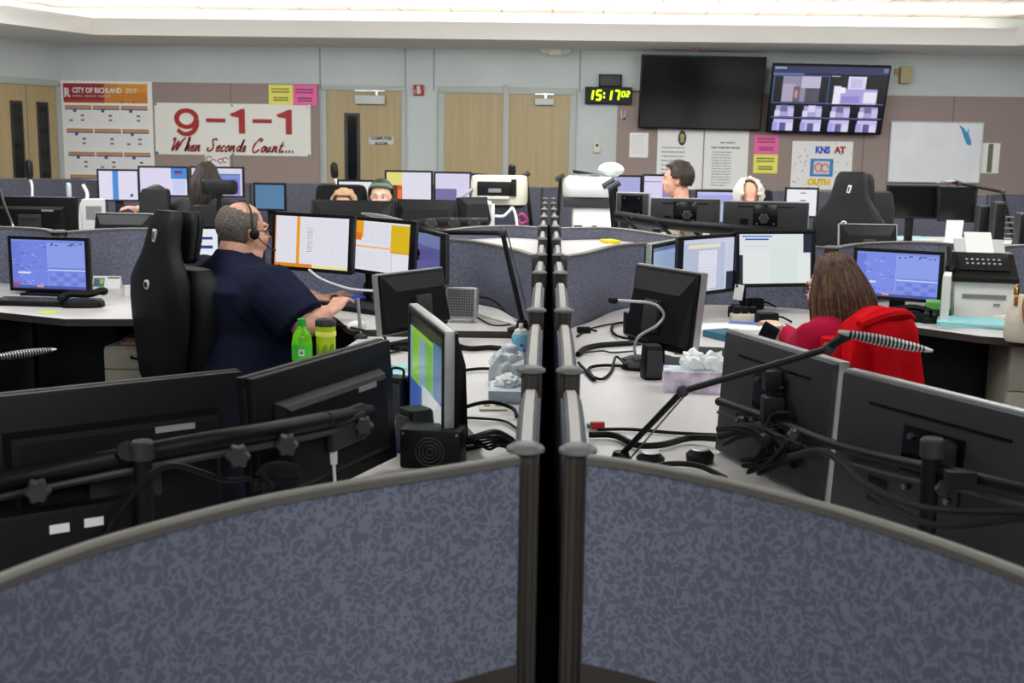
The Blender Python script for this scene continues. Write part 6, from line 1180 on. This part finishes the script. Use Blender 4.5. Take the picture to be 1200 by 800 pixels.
# right desk
cable([D(677, 415, ZR+.01), D(686, 408, ZR+.012), D(705, 404, ZR+.012), D(735, 402, ZR+.012), D(760, 400, ZR+.012)], .011, 'thick black cable curving from the right partition row to the square monitor')
cable([D(678, 425, ZR+.01), D(692, 440, ZR+.01), D(697, 444, ZR+.01), D(690, 432, ZR+.01), D(706, 428, ZR+.01), D(735, 429, ZR+.01)], .006, 'black cable looping on the desk left of the microphone base')
cable([D(692, 440, ZR+.008), D(705, 444, ZR+.008), D(716, 435, ZR+.008), D(722, 418, ZR+.02), D(734, 428, ZR+.02)], .005, 'black cable rising in a peak left of the microphone base')
cable([D(678, 414, ZR+.008), D(705, 411, ZR+.008), D(718, 413, ZR+.008), D(745, 411, ZR+.008)], .004, 'thin grey cable lying below the thick black cable', 'dgrey')
cable([D(676, 394, ZR+.008), D(692, 385, ZR+.008), D(720, 379, ZR+.008), D(748, 376, ZR+.008)], .004, 'thin black cable lying along the foot of the right curved panel')
cable([D(760, 398, ZR+.012), D(728, 395, ZR+.012), D(717, 387, ZR+.012), D(722, 379, ZR+.014), D(748, 377, ZR+.012)], .006, 'black cable bent back left of the square monitor')
t = thing('black_plug', 'black plug lying near the foot of the right curved panel', 'plug', at(684, 390, ZR), .2); MB().box((0, 0, .014), (.06, .035, .026), b=.008).build('plug_body', 'black', t); MB().tube([(.03, 0, .014), (.06, .01, .006)], .005).build('lead', 'rubber', t)
t = thing('adapter_cluster', 'dark adapter blocks piled left of the square monitor\'s stand', 'adapter', at(745, 392, ZR), .2); MB().box((0, 0, .05), (.1, .08, .1), b=.012).build('upper_block', 'black', t); MB().box((.06, -.02, .03), (.08, .07, .06), b=.01).build('lower_block', 'dgrey', t)
cable([D(690, 509, ZR+.012), D(720, 510, ZR+.012), D(745, 521, ZR+.012), D(775, 521, ZR+.014), D(810, 513, ZR+.016), D(850, 514, ZR+.03)], .009, 'thick black cable snaking across the right desk before the lamp')
cable([D(700, 503, ZR+.008), D(740, 503, ZR+.008), D(790, 507, ZR+.008), D(852, 510, ZR+.02)], .005, 'thin black cable with a red plug crossing the right desk')
t = thing('network_plug', 'red network plug at the end of the thin black cable', 'plug', at(700, 503, ZR), .1); MB().box((0, 0, .012), (.04, .02, .02), b=.004).build('plug_body', 'redplug', t); MB().box((-.024, 0, .01), (.012, .018, .012), b=.002).build('plug_tip', mat('green_tip', (60, 140, 90), .5), t)
for i, px in enumerate((762, 820)):
    t = thing('cable_reel', ['round dark cable gland left of', 'round dark cable gland right of'][i]+' the lamp behind the near right panel', 'cable gland', at(px, 545-4*i, ZR), 0); MB().lathe([(.001, 0), (.034, 0), (.036, .02), (.026, .03), (.001, .031)], seg=22).build('body', 'black', t); MB().lathe([(.02, .03), (.024, .034), (.02, .036)], seg=20).build('ring', 'silver', t)
cable([D(765, 546, ZR+.02), D(790, 543, ZR+.02), D(820, 546, ZR+.02), D(850, 560, ZR+.02)], .007, 'black cable joining the two round cable glands')
# bundle behind the near right monitors
bn = thing('cable_bundle', 'bundle of black cables tied behind the near right monitors', 'cables', Pd(895, 512, 2.62)); o = bn.location
rn = random.Random(8)
for i in range(12):
    a = Pd(850+rn.uniform(-10, 24), 500+rn.uniform(-6, 22), 2.7)-o; b = V((rn.uniform(-.012, .012), -.03, rn.uniform(-.012, .012))); dn = Pd(862+rn.uniform(0, 75), 532+rn.uniform(0, 26), 2.62)-o; e = Pd(925+rn.uniform(-8, 20), 528+rn.uniform(-10, 8), 2.5)-o
    MB().tube(spline([a, (a+b)/2+V((0, -.01, .015)), b, (b+dn)/2+V((.01, -.02, -.012)), dn, (dn+e)/2+V((0, 0, -.012)), e], 6), .0048, seg=6).build('strand', 'rubber', bn)
MB().box((0, -.03, 0), (.035, .04, .035), b=.012).build('tie', 'black', bn)
cable([Pd(900, 500, 2.6), Pd(930, 493, 2.58), Pd(924, 484, 2.58), Pd(905, 486, 2.6), Pd(898, 500, 2.6)], .004, 'thin black cable loop above the tied cable bundle')
cable([Pd(925, 534, 2.46), Pd(960, 527, 2.32), Pd(985, 540, 2.24), Pd(1015, 566, 2.12), Pd(1060, 588, 2.0), Pd(1110, 598, 1.9), Pd(1210, 600, 1.78)], .006, 'upper black cable sweeping right below the thick pole')
cable([Pd(925, 536, 2.46), Pd(965, 530, 2.32), Pd(990, 548, 2.24), Pd(1020, 575, 2.12), Pd(1060, 602, 2.0), Pd(1110, 616, 1.9), Pd(1210, 606, 1.78)], .006, 'lower black cable sweeping right below the thick pole')
# near left mount cables
cable([Pd(120, 640, 2.0), Pd(140, 600, 1.98), Pd(170, 560, 1.96), Pd(200, 545, 1.98), Pd(232, 552, 2.03), Pd(262, 562, 2.08), Pd(292, 560, 2.15)], .006, 'black cable looping over the thick left monitor arm')
for i in range(6):
    a = rad(60*i); cable([Pd(300+4*i, 556+3*i, 2.2), Pd(310, 545+2*i, 2.22), Pd(330, 542+3*i, 2.26), Pd(350, 548+2*i, 2.32), Pd(340, 562, 2.3), Pd(316, 568-2*i, 2.24), Pd(296, 574-2*i, 2.18)], .0045, 'one of the black cables coiled under the left monitor arm', group='cables coiled under the left monitor arm')
t = thing('cable_plug', 'white connector hanging below the near left monitor arm', 'plug', Pd(391, 534, 2.45)); MB().box((0, 0, 0), (.016, .014, .04), b=.004).build('plug_body', 'white', t); MB().tube([(0, 0, -.02), (.002, 0, -.06)], .004).build('lead', 'white', t)
t = thing('rating_label', 'two white labels stuck on a dark box behind the near left panel', 'labelled box', V((Pd(92, 625, 1.97).x, 1.97, ZL)), rad(36)); MB().box((0, .03, .07), (.3, .04, .14), b=.006).build('case', 'black', t)
for i in range(2): MB().box((-.03+.06*i, .009, .105+.002*i), (.034, .002, .016)).build('label', 'paper', t)
# things of one kind carry one group phrase
GROUPS = {'computer_monitor': 'computer monitors on the consoles', 'monitor_mount': 'monitor arms on the consoles', 'office_chair': 'office chairs in the room', 'dispatch_chair': 'tall pedestal chairs', 'desk_speaker': 'small black desk speakers', 'power_brick': 'black power bricks on the desks',
    'task_lamp': 'ribbed desk lamps', 'desk_lamp': 'thin lamp uprights in the far consoles', 'gooseneck_microphone': 'gooseneck microphones', 'notice': 'coloured paper notices on the far wall', 'wall_chart': 'tall white charts', 'wall_television': 'wall televisions', 'worktop_desk': 'console worktops',
    'ledge_top': 'triangular ledges', 'tissue_box': 'tissue boxes', 'tower_speaker': 'tower speakers on the far right worktop', 'folder': 'folders on the desks', 'keyboard': 'keyboards', 'drawer_pedestal': 'drawer pedestals', 'mouse_mat': 'mouse mats', 'cable': 'loose cables on the desks', 'cable_reel': 'round cable glands', 'shade_board': 'boards added for shade under the desks', 'person': 'people at the consoles', 'paper_stack': 'paper stacks'}
for o in list(COL.objects):
    if o.parent is None and 'category' in o and 'group' not in o:
        g = GROUPS.get(o.name.split('.')[0])
        if g: o['group'] = g
